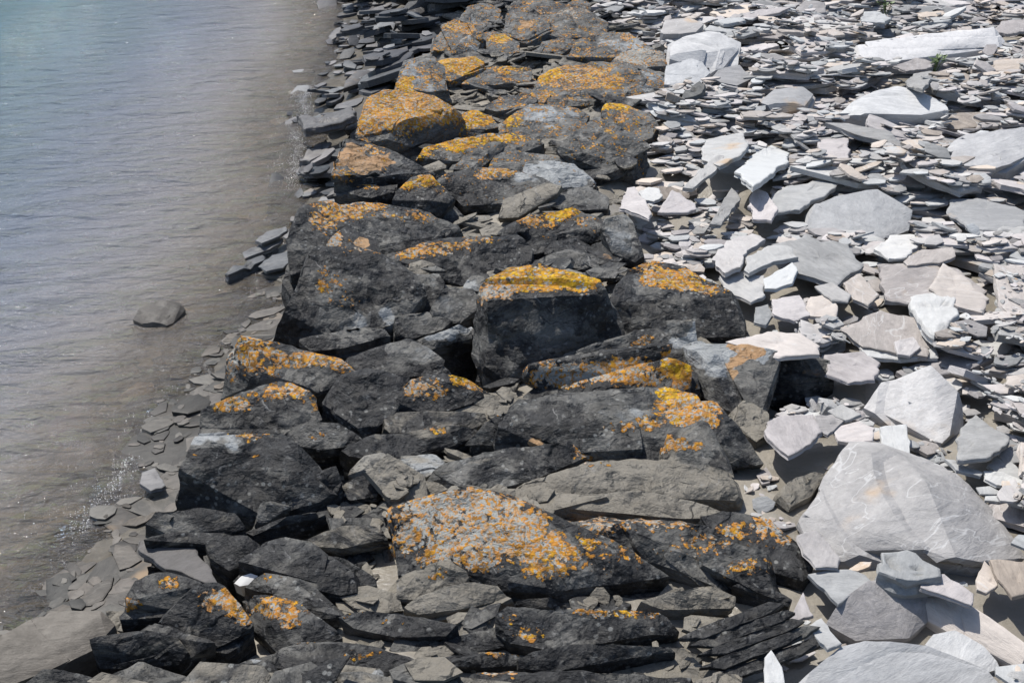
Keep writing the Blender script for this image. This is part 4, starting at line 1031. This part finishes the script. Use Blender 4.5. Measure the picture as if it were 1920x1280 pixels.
PB('large flat grey boulder cut off by the bottom edge', [(1462, 1275, 1290), (1530, 1230, 1262), (1620, 1208, 1244), (1740, 1212, 1246), (1850, 1240, 1268), (1900, 1300, 1310), (1650, 1350, 1352), (1460, 1330, 1332)])
PB('white split stone lying against the slanting grey boulder', [(1728, 1218, 1226), (1750, 1190, 1206), (1790, 1182, 1200), (1860, 1222, 1232), (1874, 1250, 1254), (1840, 1262, 1265), (1770, 1240, 1246)])

GS = 'large slate slabs lying on the beach'
def S(label, poly, **kw):
    kw.setdefault('group', GS)
    return slab('flat_slate', label, poly, **kw)
S('mid grey slab with a tan mark beside the broad smooth boulder', [(1442, 372), (1470, 350), (1566, 332), (1568, 352), (1540, 368), (1500, 392), (1452, 396)], z=.09)
S('wide pale slab sunk below the broad smooth boulder', [(1448, 458), (1510, 442), (1590, 458), (1618, 494), (1592, 520), (1570, 534), (1495, 510), (1484, 484)], z=.10)
S('two toned lavender slab with a notch of shadow at its side', [(1330, 488), (1362, 450), (1412, 436), (1440, 446), (1400, 470), (1388, 500), (1360, 510)], z=.12, tilt=(0.05, -0.10))
S('brownish slab overlapping the notch of shadow', [(1394, 506), (1402, 478), (1440, 460), (1484, 462), (1492, 482), (1450, 490), (1404, 512)], z=.13)
S('rounded light grey slab by the broad lichen capped boulder', [(1348, 516), (1400, 508), (1432, 516), (1434, 552), (1408, 566), (1360, 544)], z=.08)
S('grey slab with a dark hollow under its corner', [(1432, 522), (1486, 490), (1496, 506), (1486, 530), (1456, 540), (1434, 540)], z=.11, tilt=(0.10, 0.05))
S('mid grey shield shaped slab propped on paler slabs', [(1704, 556), (1740, 544), (1790, 542), (1792, 588), (1776, 612), (1752, 626), (1730, 612)], z=.14, tilt=(0.05, -0.12), thick=.045)
S('big blue grey slab beneath the shield shaped slab', [(1655, 498), (1760, 490), (1800, 508), (1850, 545), (1840, 575), (1790, 560), (1720, 570), (1662, 560)], z=.10)
S('light triangle slab behind the shield shaped slab', [(1742, 540), (1768, 492), (1812, 520), (1856, 560), (1840, 584), (1796, 572)], z=.12)
S('large pale slab below the big blue grey slab with a straight edge', [(1580, 618), (1650, 580), (1720, 596), (1760, 640), (1740, 668), (1680, 660), (1620, 648)], z=.08)
S('long bone white slab under the pale straight edged slab', [(1605, 640), (1690, 625), (1752, 636), (1756, 668), (1690, 672), (1620, 668)], z=.06)
S('peach stained slab among bone white stones', [(1676, 640), (1712, 630), (1726, 650), (1706, 668), (1684, 662)], z=.10)
S('pale slab with a sandy dip before the humped white boulder', [(1545, 664), (1620, 658), (1650, 680), (1640, 712), (1590, 716), (1550, 700)], z=.07)
S('thin grey capping slab resting on the shaded brown slab', [(1362, 640), (1440, 622), (1500, 624), (1540, 648), (1538, 664), (1460, 668), (1400, 652)], z=.20, tilt=(-0.02, -0.02), thick=.04)
S('blue white slab with a tan stain and jagged lower edge', [(1436, 788), (1470, 776), (1524, 776), (1540, 808), (1520, 830), (1478, 854), (1456, 836), (1440, 820)], z=.12, tilt=(0.00, -0.10))
S('small lavender slab wedged beside the blue white slab', [(1526, 778), (1572, 776), (1584, 788), (1552, 816), (1538, 806)], z=.11)
S('pale slab with a bright point beside the lavender slab', [(1550, 770), (1580, 757), (1616, 776), (1586, 788)], z=.12)
S('grey slab leaning on the widest pale slab from above', [(1562, 800), (1612, 788), (1640, 800), (1636, 826), (1600, 830), (1570, 826)], z=.10)
S('light slab between widest pale slab and humped boulder', [(1650, 800), (1700, 795), (1706, 860), (1690, 862), (1652, 830)], z=.09)
S('square purplish slab with upturned corner', [(1795, 862), (1800, 800), (1830, 776), (1888, 818), (1888, 834), (1850, 858), (1820, 862)], z=.12, tilt=(0.04, -0.08))
S('pale pink slab leaning under the square purplish slab', [(1850, 872), (1876, 844), (1910, 880), (1912, 898), (1880, 890)], z=.05)
S('narrow white flake lying on the mud', [(1772, 860), (1790, 862), (1842, 884), (1838, 892), (1794, 880)], z=.06, thick=.02)
S('second narrow white flake pointing out of the frame', [(1844, 882), (1880, 884), (1925, 902), (1925, 912), (1870, 908), (1846, 896)], z=.06, thick=.025)
S('cream slab with pointed corner below the dark wedge boulder', [(1516, 1076), (1560, 1064), (1610, 1066), (1642, 1094), (1600, 1110), (1572, 1132), (1545, 1104)], z=.07)
S('long pale slab beside the lichen tipped dark wedge', [(1492, 1002), (1530, 992), (1556, 1020), (1576, 1046), (1572, 1064), (1530, 1060), (1506, 1036)], z=.09, tilt=(-0.08, -0.05))
S('thin lens shaped flake below the widest pale slab', [(1590, 1068), (1612, 1052), (1636, 1052), (1630, 1062), (1608, 1070)], z=.07, thick=.02)
S('white slab with a shadowed front edge below the widest pale slab', [(1648, 1072), (1652, 1036), (1700, 1030), (1766, 1066), (1766, 1080), (1722, 1088), (1680, 1084)], z=.14, thick=.06, tilt=(0.00, -0.08))
S('blue grey slab with a square end beside the purple boulder', [(1724, 1080), (1770, 1074), (1826, 1112), (1824, 1136), (1780, 1118), (1726, 1100)], z=.12, tilt=(-0.05, -0.03))
S('cracked pale cobble slab near the slanting boulder', [(1830, 1084), (1846, 1050), (1872, 1080), (1872, 1098), (1850, 1110), (1832, 1104)], z=.07)
S('big pale slab running out of the frame', [(1856, 1046), (1925, 1052), (1925, 1112), (1898, 1118), (1872, 1084)], z=.10)
S('upright white shard pointing up at the bottom edge', [(1434, 1300), (1434, 1232), (1446, 1216), (1466, 1250), (1476, 1300)], z=.10, tilt=(0.00, 0.15), thick=.03)
S('peach brown slab in the shade of the dark wedge boulder', [(1480, 1160), (1506, 1108), (1518, 1146), (1524, 1152), (1490, 1164)], z=.05, tilt=(0.10, 0.10))
S('pinkish slab leaning beside the purple boulder', [(1512, 1172), (1540, 1158), (1576, 1204), (1552, 1216)], z=.08)
S('tilted plate casting a deep shadow near the coarse boulder', [(1282, 350), (1300, 330), (1345, 288), (1360, 290), (1340, 320), (1300, 352)], z=.16, tilt=(-0.10, 0.15), thick=.04)
S('bright lit slab above the tilted plate', [(1318, 300), (1322, 262), (1392, 248), (1402, 268), (1388, 290), (1350, 310)], z=.18, tilt=(0.10, -0.05))
S('broad pale slab sloping beside the tilted plate', [(1382, 320), (1400, 294), (1446, 272), (1480, 284), (1478, 302), (1440, 330), (1412, 350)], z=.14, tilt=(-0.05, -0.15))
S('lit slab folded like a tent below the sloping slab', [(1405, 370), (1420, 352), (1440, 362), (1458, 390), (1446, 412), (1412, 410)], z=.13, tilt=(0.12, -0.10))
S('long brown edged slab near the folded slab', [(1330, 420), (1372, 350), (1384, 360), (1388, 372), (1352, 420)], z=.12, tilt=(-0.12, 0.00))
S('grey plate leaning out of the shadowed hollow', [(1162, 388), (1176, 352), (1190, 350), (1222, 398), (1216, 408)], z=.15, tilt=(0.12, -0.15), thick=.03)
S('rounded pale plate lying in the hollow', [(1196, 360), (1216, 350), (1236, 352), (1242, 368), (1226, 378), (1206, 374)], z=.14, thick=.03)
S('dark plate standing in the hollow', [(1232, 398), (1260, 356), (1304, 380), (1306, 392), (1290, 398)], z=.15, tilt=(0.00, 0.15), thick=.03)
S('dark rounded stone plate in front of the fractured grey block', [(1276, 186), (1284, 168), (1312, 152), (1322, 158), (1318, 174), (1300, 182)], z=.16, tilt=(0.10, 0.15), thick=.05, mat=M_DARK)
S('dark square slate on the mid beach', [(1528, 300), (1534, 262), (1592, 258), (1590, 300), (1560, 306)], z=.12, tilt=(0.00, -0.10))
S('pale slab running off the beach edge of the view', [(1772, 400), (1785, 372), (1850, 370), (1925, 396), (1925, 424), (1868, 432), (1820, 425)], z=.12, tilt=(0.00, -0.05), mat=M_BOULDER)
S('rounded grey slab overlapping the pale edge slab', [(1868, 432), (1880, 422), (1925, 424), (1925, 444), (1880, 444)], z=.16, thick=.05)
S('pale ripple faced slab below the broad smooth boulder', [(1640, 466), (1668, 440), (1716, 438), (1726, 458), (1700, 480), (1668, 482)], z=.10, tilt=(0.00, -0.10))
S('long tan edged slab beyond the ripple faced slab', [(1696, 490), (1720, 470), (1788, 462), (1790, 480), (1760, 492), (1700, 498)], z=.12)
S('light slab with a corner in shadow under the notch slabs', [(1580, 530), (1612, 512), (1648, 552), (1628, 572), (1600, 560)], z=.09)
S('grey slab pair stone near the sunk pale slab', [(1528, 536), (1560, 528), (1596, 552), (1590, 564), (1560, 562)], z=.10)
S('oval grey stone slab near the sunk pale slab', [(1510, 570), (1520, 556), (1556, 550), (1572, 574), (1568, 596), (1520, 592)], z=.08)
S('bleached slab below the broad lichen capped boulder', [(1446, 560), (1500, 552), (1520, 590), (1490, 602), (1450, 590)], z=.08)
S('orange blushed cobble slab by the broad lichen capped boulder', [(1416, 575), (1440, 570), (1448, 590), (1436, 610), (1414, 604)], z=.06)
S('far slab with a pale flat top beside a green tuft', [(1615, 40), (1620, 22), (1650, 20), (1668, 34), (1660, 42)], z=.14, tilt=(0.00, -0.10))
S('blue grey far slab next to the long white block', [(1866, 58), (1880, 40), (1925, 34), (1925, 58), (1890, 64)], z=.12)
S('pale far slab leaning before the long white block', [(1700, 158), (1712, 138), (1748, 132), (1746, 150), (1730, 166)], z=.16, tilt=(0.10, -0.15))
S('flat white slab under the long white block', [(1676, 124), (1720, 108), (1756, 118), (1740, 130), (1700, 132)], z=.10)

# shore slates at the water
GW2 = 'wet slates along the water edge'
def WS(label, poly, **kw):
    kw.setdefault('group', GW2); kw.setdefault('mat', M_WET)
    return slab('wet_slate', label, poly, cat='slate', **kw)
WS('large wet slab jutting over the water with deep shade beneath', [(556, 214), (600, 218), (640, 206), (660, 198), (668, 214), (640, 228), (572, 242)], z=-.05, tilt=(0.05, -0.05), thick=.05)
WS('lone dark edged slate rod in the breaking edge', [(420, 510), (440, 498), (494, 478), (500, 486), (450, 506), (426, 516)], z=-.20, thick=.05)
WS('flat wet slate with a bright rim by the rust faced boulder', [(560, 322), (568, 304), (622, 302), (640, 308), (618, 328), (580, 330)], z=-.19, tilt=(0.00, -0.03), thick=.03)
WS('wet slate with a black lower edge above the bright rimmed one', [(560, 300), (578, 280), (610, 262), (622, 268), (608, 288), (580, 302)], z=-.16, thick=.05)
WS('blue wet slate lying beside the leaning boulder', [(478, 450), (500, 434), (536, 424), (540, 432), (516, 446), (490, 456)], z=-.17, thick=.04)
WS('second blue wet slate below the slate rod', [(486, 496), (510, 478), (550, 470), (556, 482), (530, 500), (500, 508)], z=-.2, thick=.03)
WS('wide submerged edge slate near the streaked boulder', [(452, 474), (500, 452), (530, 446), (526, 456), (490, 472), (460, 484)], z=-.2, thick=.035)
WS('brown wet slate with a glinting edge by the cracked boulder', [(266, 884), (290, 876), (312, 910), (282, 918), (260, 906)], z=-.2, thick=.03)

# ---------------------------------------------------------------- loose flakes everywhere else
init_heightmap()
rr = np.random.default_rng(21)
K_FLAKE = Kind(36, 1, elong=(1.1, 2.1), thick=(0.06, 0.13))
K_LONG = Kind(24, 2, elong=(1.8, 3.4), thick=(0.06, 0.13))
K_SHARD = Kind(24, 6, elong=(3.0, 5.5), thick=(0.05, 0.10), corners=(6, 9))
K_CHUNK = Kind(24, 3, elong=(1.0, 1.9), thick=(0.18, 0.38))
K_SLAB = Kind(24, 4, elong=(1.1, 2.2), thick=(0.06, 0.11), corners=(5, 8), detail=2)
K_PLATE = Kind(32, 7, elong=(1.1, 2.2), thick=(0.06, 0.11), corners=(7, 10))
K_LPLATE = Kind(24, 8, elong=(1.8, 3.2), thick=(0.10, 0.17), corners=(7, 10))
K_LSLAB = Kind(18, 5, elong=(1.8, 3.2), thick=(0.10, 0.17), corners=(5, 8), detail=2)

def cloud(n, x0, x1, y0, y1, keep):
    P = np.stack([rr.uniform(x0, x1, n), rr.uniform(y0, y1, n)], -1)
    return P[keep(P[:, 0], P[:, 1])]
beach = lambda x, y: (np.where(y < WALL_END, x > x_right(y) - 0.05, x > x_water(y) + 1.0))
ang_beach = lambda x, y: rr.normal(0.15, 0.55)
tilt_beach = lambda x, y: (rr.normal(0.02, 0.09), rr.normal(0.03, 0.09))
mud = lambda x, y: perlin(np.stack([x * 1.3 + 40, y * 1.3, x * 0 + 2.2], -1))
def near_keep(x, y):
    b = beach(x, y)
    return b & ~((mud(x, y) > 0.34) & (y < 3.0) & (rr.uniform(size=len(x)) < 0.85))
beach_flakes = []
beach_flakes += lay(K_FLAKE, cloud(6500, 0.2, 8.5, 1.0, 15.0, near_keep), lambda x, y: rr.gamma(3.0, 0.026) + 0.03, ang_beach, tilt_beach, rr, q=70)
beach_flakes += lay(K_SLAB, cloud(650, 0.2, 8.5, 1.0, 15.0, near_keep), lambda x, y: rr.gamma(4.0, 0.055) + 0.10, ang_beach, lambda x, y: (rr.normal(0, .06), rr.normal(0.02, .06)), rr, q=82)
beach_flakes += lay(K_LONG, cloud(6000, 0.2, 8.5, 1.0, 15.0, near_keep), lambda x, y: rr.gamma(3.2, 0.036) + 0.04, ang_beach, tilt_beach, rr, q=80)
beach_flakes += lay(K_SLAB, cloud(420, 0.2, 8.5, 1.0, 15.0, near_keep), lambda x, y: rr.gamma(4.0, 0.045) + 0.10, ang_beach, lambda x, y: (rr.normal(0, .08), rr.normal(0.02, .08)), rr, q=85)
beach_flakes += lay(K_FLAKE, cloud(12500, 0.2, 8.5, 1.0, 15.0, near_keep), lambda x, y: rr.gamma(2.2, 0.023) + 0.018, ang_beach, lambda x, y: (rr.normal(0, .16), rr.normal(0.03, .16)), rr, q=85)
beach_flakes += lay(K_PLATE, cloud(5200, 0.2, 4.5, 1.6, 7.5, near_keep), lambda x, y: rr.uniform(.05, .12), ang_beach, lambda x, y: (rr.normal(0, .10), rr.normal(0.02, .10)), rr, q=70)
beach_flakes += lay(K_CHUNK, cloud(700, 0.2, 8.5, 1.0, 15.0, near_keep), lambda x, y: min(rr.gamma(2.4, 0.02) + 0.02, .12), lambda x, y: rr.uniform(0, 6.28), lambda x, y: (rr.normal(0, .3), rr.normal(0, .3)), rr, q=60)
beach_flakes += lay(K_SLAB, cloud(420, 0.6, 7.5, 3.6, 13.5, near_keep), lambda x, y: rr.uniform(.17, .42), lambda x, y: rr.normal(.2, .6), lambda x, y: (rr.normal(0, .13), rr.normal(.05, .13)), rr, q=70, free=.8, zlimit=lambda x, y: .085)
beach_flakes += lay(K_FLAKE, cloud(3500, 0.2, 8.5, 2.5, 14.0, near_keep), lambda x, y: rr.gamma(2.2, 0.022) + 0.018, ang_beach, lambda x, y: (rr.normal(0, .25), rr.normal(0.03, .25)), rr, q=80)
beach_flakes += lay(K_FLAKE, cloud(7000, 0.2, 3.5, 1.5, 4.2, beach), lambda x, y: rr.gamma(2.0, 0.008) + 0.010, lambda x, y: rr.uniform(0, 6.28), lambda x, y: (rr.normal(0, .25), rr.normal(0, .25)), rr, q=60, sink=.2)
finish_flakes(beach_flakes, 185, 'slate_flake', 'loose slate', 'slate', 'loose slates lying in the dry shingle', M_FLAKE, 'slate_shingle', 'dry grey slate shingle of countless small flakes covering the beach')

# dark slates packed between the boulders
wall = lambda x, y: (y < WALL_END) & (x > x_left(y) + 0.12) & (x < x_right(y) - 0.10)
ang_wall = lambda x, y: rr.normal(0.05, 0.35)
wall_flakes = []
wall_flakes += lay(K_CHUNK, cloud(900, -1.6, 2.2, 1.0, WALL_END, wall), lambda x, y: min(rr.gamma(3.0, 0.04) + 0.06, .13 if y < 3.6 else .3), ang_wall, lambda x, y: (rr.normal(0, .2), rr.normal(.1, .2)), rr, q=50, sink=0.5, zlimit=lambda x, y: .06 + .06 * (y > 4), free=0.4)
wall_flakes += lay(K_LPLATE, cloud(900, -1.6, 2.2, 1.0, WALL_END, wall), lambda x, y: min(rr.gamma(3.0, 0.05) + 0.07, .17 if y < 3.6 else .35), ang_wall, lambda x, y: (rr.normal(0, .16), rr.normal(.12, .22)), rr, q=60, sink=0.6, zlimit=lambda x, y: .05 + .08 * (y > 4), free=0.4)
near_wall = lambda x, y: (y < 3.4) & (x > x_left(y) + 0.22) & (x < x_right(y) - 0.26)
wall_flakes += lay(K_SHARD, cloud(1700, -1.6, 1.4, 1.7, 3.6, near_wall), lambda x, y: min(rr.gamma(3.0, 0.05) + 0.07, .38), lambda x, y: rr.normal(-0.03, .18), lambda x, y: (rr.normal(0, .08), rr.uniform(.05, .5)), rr, q=40, sink=0.85, zlimit=lambda x, y: 0.07, free=0.4)
wall_flakes += lay(K_LONG, cloud(2600, -1.6, 2.2, 1.0, WALL_END, wall), lambda x, y: min(rr.gamma(2.4, 0.032) + 0.04, .24), ang_wall, lambda x, y: (rr.normal(.05, .22), rr.normal(.12, .25)), rr, q=70, sink=0.4, zlimit=lambda x, y: .10 + .05 * (y > 4), free=0.4)
wall_flakes += lay(K_FLAKE, cloud(3500, -1.6, 2.2, 1.0, WALL_END, wall), lambda x, y: rr.gamma(2.2, 0.03) + 0.03, ang_wall, lambda x, y: (rr.normal(0, .25), rr.normal(.1, .25)), rr, q=75, sink=0.3, free=0.4)
wall_flakes += lay(K_FLAKE, cloud(4500, -1.6, 1.4, 1.7, 3.6, near_wall), lambda x, y: rr.gamma(2.2, 0.014) + 0.014, lambda x, y: rr.uniform(0, 6.28), lambda x, y: (rr.normal(0, .2), rr.normal(.1, .2)), rr, q=60, sink=0.4, zlimit=lambda x, y: 0.05, free=0.4)
finish_flakes(wall_flakes, 110, 'dark_slate', 'dark rubble slate', 'rubble stone', 'dark slates packed between the boulders', M_ROCK, 'slate_rubble', 'small dark slate rubble filling the gaps of the boulder row')

# slates on the wet shore, long axes running up the shore
shore = lambda x, y: (x > x_water(y) - 0.25) & np.where(y < WALL_END, x < x_left(y) + 0.1, x < x_water(y) + 1.6)
def shore_far(x, y): return shore(x, y) & (y > 5.2)
def shore_near(x, y): return shore(x, y) & (y <= 5.4)
shore_flakes = []
shore_flakes += lay(K_PLATE, cloud(900, -4, 1.5, 4.9, 14, shore_far), lambda x, y: min(rr.gamma(4.0, 0.05) + 0.08, .10 + .45 * max(0, x - float(x_water(y)))), lambda x, y: rr.normal(1.1, 0.25), lambda x, y: (rr.normal(.02, .08), rr.normal(-.06, .10)), rr, q=72)
shore_flakes += lay(K_LPLATE, cloud(700, -4, 1.5, 4.9, 14, shore_far), lambda x, y: min(rr.gamma(4.0, 0.06) + 0.10, .12 + .5 * max(0, x - float(x_water(y)))), lambda x, y: rr.normal(1.1, 0.2), lambda x, y: (rr.normal(.02, .10), rr.normal(-.06, .12)), rr, q=80)
shore_flakes += lay(K_FLAKE, cloud(1200, -4, 1.5, 4.9, 14, shore_far), lambda x, y: rr.gamma(2.2, 0.04) + 0.03, lambda x, y: rr.normal(1.1, 0.35), lambda x, y: (rr.normal(0, .2), rr.normal(0, .2)), rr, q=85)
strip_flakes = []
strip_flakes += lay(K_PLATE, cloud(2000, -4, 1.0, 1.0, 5.4, shore_near), lambda x, y: rr.gamma(3.0, 0.045) + 0.06, lambda x, y: rr.normal(0.6, 0.5), lambda x, y: (rr.normal(.06, .04), rr.normal(0, .04)), rr, q=50, sink=0.9, free=.5)
strip_flakes += lay(K_FLAKE, cloud(5500, -4, 1.0, 1.0, 5.4, shore_near), lambda x, y: rr.gamma(2.2, 0.018) + 0.012, lambda x, y: rr.uniform(0, 6.28), lambda x, y: (rr.normal(.05, .06), rr.normal(0, .06)), rr, q=60, sink=0.5)
finish_flakes(shore_flakes, 75, 'shore_slate', 'wet shore slate', 'wet stone', 'wet slates shingled up the far shore', M_WET, 'wet_shingle', 'wet slate chips and flakes along the far water edge')
finish_flakes(strip_flakes, 60, 'strip_slate', 'flat wet slate', 'wet slate', 'flat wet slates on the near shore strip', M_STRIP, 'strip_shingle', 'small wet slate chips on the strip beside the near boulders')

# stones on the sea bed, seen through the shallows
bed = lambda x, y: (x < x_water(y) - 0.12) & (x > x_water(y) - 3.2)
bed_flakes = lay(K_FLAKE, cloud(2600, -4, 0.5, 1.0, 12, bed), lambda x, y: min(rr.gamma(2.6, 0.035) + 0.04, .2), lambda x, y: rr.normal(0.4, 0.7), lambda x, y: (rr.normal(.05, .06), rr.normal(0, .06)), rr, q=50, sink=0.6, zlimit=lambda x, y: WL - 0.045)
M_BED = slate_material('bed_stone', (0.08, 0.07, 0.058), (0.20, 0.17, 0.135), (0.36, 0.30, 0.23), tan=0.35)
finish_flakes(bed_flakes, 0, 'bed_stone', None, 'stones', None, M_BED, 'bed_stones', 'brown stones on the bottom seen through the shallow water')

# ---------------------------------------------------------------- small details: breaking foam, plants, white chips
def foam():
    V, F, C, base = [], [], [], 0
    r2 = np.random.default_rng(5)
    hemi_a = np.linspace(0, 2 * np.pi, 6, endpoint=False)
    for _ in range(7000):
        y = r2.uniform(1.2, 9.0)
        p = np.array([[y * 1.1, 3.0, 0.5]])
        if perlin(p)[0] < 0.22 + r2.normal() * .10: continue
        sd = (r2.normal(-0.06, 0.018) if r2.uniform() < .85 else r2.normal(-0.11, 0.05)) + 0.06 * perlin(np.array([[y * 2.5, 1.0, 0.0]]))[0]
        x = float(x_water(y)) + sd / 0.8
        z = float(wave(np.array([[x]]), np.array([[y]]))[0, 0])
        r = r2.uniform(0.0008, 0.0022) * (1.5 if r2.uniform() < .08 else 1)
        ring = np.stack([x + r * np.cos(hemi_a), y + r * np.sin(hemi_a), np.full(6, z - r * .3)], -1)
        ring2 = np.stack([x + .7 * r * np.cos(hemi_a), y + .7 * r * np.sin(hemi_a), np.full(6, z + r * .5)], -1)
        V += [ring, ring2, np.array([[x, y, z + r * .8]])]
        i = np.arange(6); j = (i + 1) % 6
        F.append(np.concatenate([np.stack([i, j, j + 6, i + 6], -1).ravel() + base, np.stack([i + 6, j + 6, np.full(6, 12)], -1).ravel() + base]))
        C.append(np.array([4] * 6 + [3] * 6)); base += 13
    me = mesh_np('foam', np.concatenate(V), np.concatenate(F), np.concatenate(C), True)
    link('foam', me, M_FOAM, 'white bubbles of foam where the wavelets break on the shore', 'foam', None, 'stuff')
foam()

def plant(label, px, py, z, n, h):
    c = on_plane(px, py, z)
    e = bpy.data.objects.new('beach_plant', None); COL.objects.link(e); e.location = c
    tag(e, label, 'plant', 'small green plants rooted in the shingle')
    r2 = np.random.default_rng(int(px))
    for k in range(n):
        a = r2.uniform(0, 6.28); lean = r2.uniform(0.1, 0.7); hh = h * r2.uniform(.6, 1.1)
        top = np.array([math.cos(a) * lean * hh, math.sin(a) * lean * hh, hh])
        V, F, C = [], [], []
        st = np.array([[.004, 0, 0], [-.002, .0035, 0], [-.002, -.0035, 0]])
        V += [st - [0, 0, .03], st * .5 + top]
        F += [0, 1, 4, 3, 1, 2, 5, 4, 2, 0, 3, 5]; C += [4, 4, 4]
        base = 6
        for m in range(7):
            q = r2.uniform(.25, 1); p = top * q; b = r2.uniform(0, 6.28); L = h * r2.uniform(.18, .34); w = L * .38
            d = np.array([math.cos(b), math.sin(b), r2.uniform(.1, .8)]); d /= np.linalg.norm(d)
            s = np.cross(d, [0, 0, 1]); s /= np.linalg.norm(s)
            V.append(np.array([p, p + d * L * .5 + s * w, p + d * L, p + d * L * .5 - s * w])); F += [base, base + 1, base + 2, base + 3]; C += [4]; base += 4
        me = mesh_np('leafy_stem', np.concatenate(V), F, C, False)
        o = link('leafy_stem', me, M_LEAF); o.parent = e
plant('low green leafy plant growing under the long white block', 1752, 134, 0.04, 7, 0.13)
plant('faint green plant in the farthest shingle', 1660, 28, 0.04, 6, 0.13)

def stone(label, hull, mat, name='white_stone', cat='stone'):
    return rock(name, label, hull, cat=cat, mat=mat, rough=.3, bottom=-0.02)
stone('bright white flat stone below the end of the long white block', [(1780, 122, 124), (1784, 117, 122), (1812, 115, 121), (1815, 122, 123), (1800, 125, 125)], M_WHITE)
stone('white quartz pebble between dark rocks behind the rosette boulder', [(438, 1092, 1096), (448, 1082, 1090), (470, 1076, 1086), (482, 1080, 1088), (476, 1094, 1096), (450, 1098, 1100)], M_WHITE)
stone('small cream pebble resting on the tilted grey plate', [(324, 1058, 1062), (330, 1053, 1059), (340, 1055, 1060), (341, 1061, 1064), (332, 1063, 1065)], M_WHITE)
slab('flat_slate', 'tilted smooth grey plate with one cream pebble on it', [(258, 1028), (262, 1012), (345, 1010), (368, 1030), (412, 1094), (384, 1092), (340, 1072), (300, 1060)], z=.04, tilt=(-0.05, -0.10), thick=.04, mat=M_GREY, cat='slate', group=GS)
# fan of thin leaves splitting off in shade, and the tilted pack at the end of the row
def pack(name, label, items, mat, group, cat='slate'):
    for k, (poly, z, tl) in enumerate(items):
        slab(name, label if isinstance(label, str) else label[k], poly, z=z, tilt=tl, thick=.035, mat=mat, group=group, cat=cat, seed=50 + k)
pk = [([(1270 + a, 1196 + b), (1300 + a, 1180 + b), (1440 + a + 25 * c, 1128 + b), (1466 + a + 20 * c, 1132 + b), (1440 + a + 18 * c, 1150 + b), (1320 + a, 1196 + b)], .10 - .012 * i, (.10, .35)) for i, (a, b, c) in enumerate([(0, 0, 0), (22, 14, .4), (40, 30, .2), (70, 42, 0), (40, 56, 0), (100, 62, -.2), (60, 76, .2)])]
pack('leaning_slate', [q + ' thin slate of the dark tilted pack leaning in the silt' for q in ('farthest', 'second farthest', 'third farthest', 'middle', 'third nearest', 'second nearest', 'nearest')], pk, M_ROCK, 'pack of thin leaning slates', 'rubble stone')
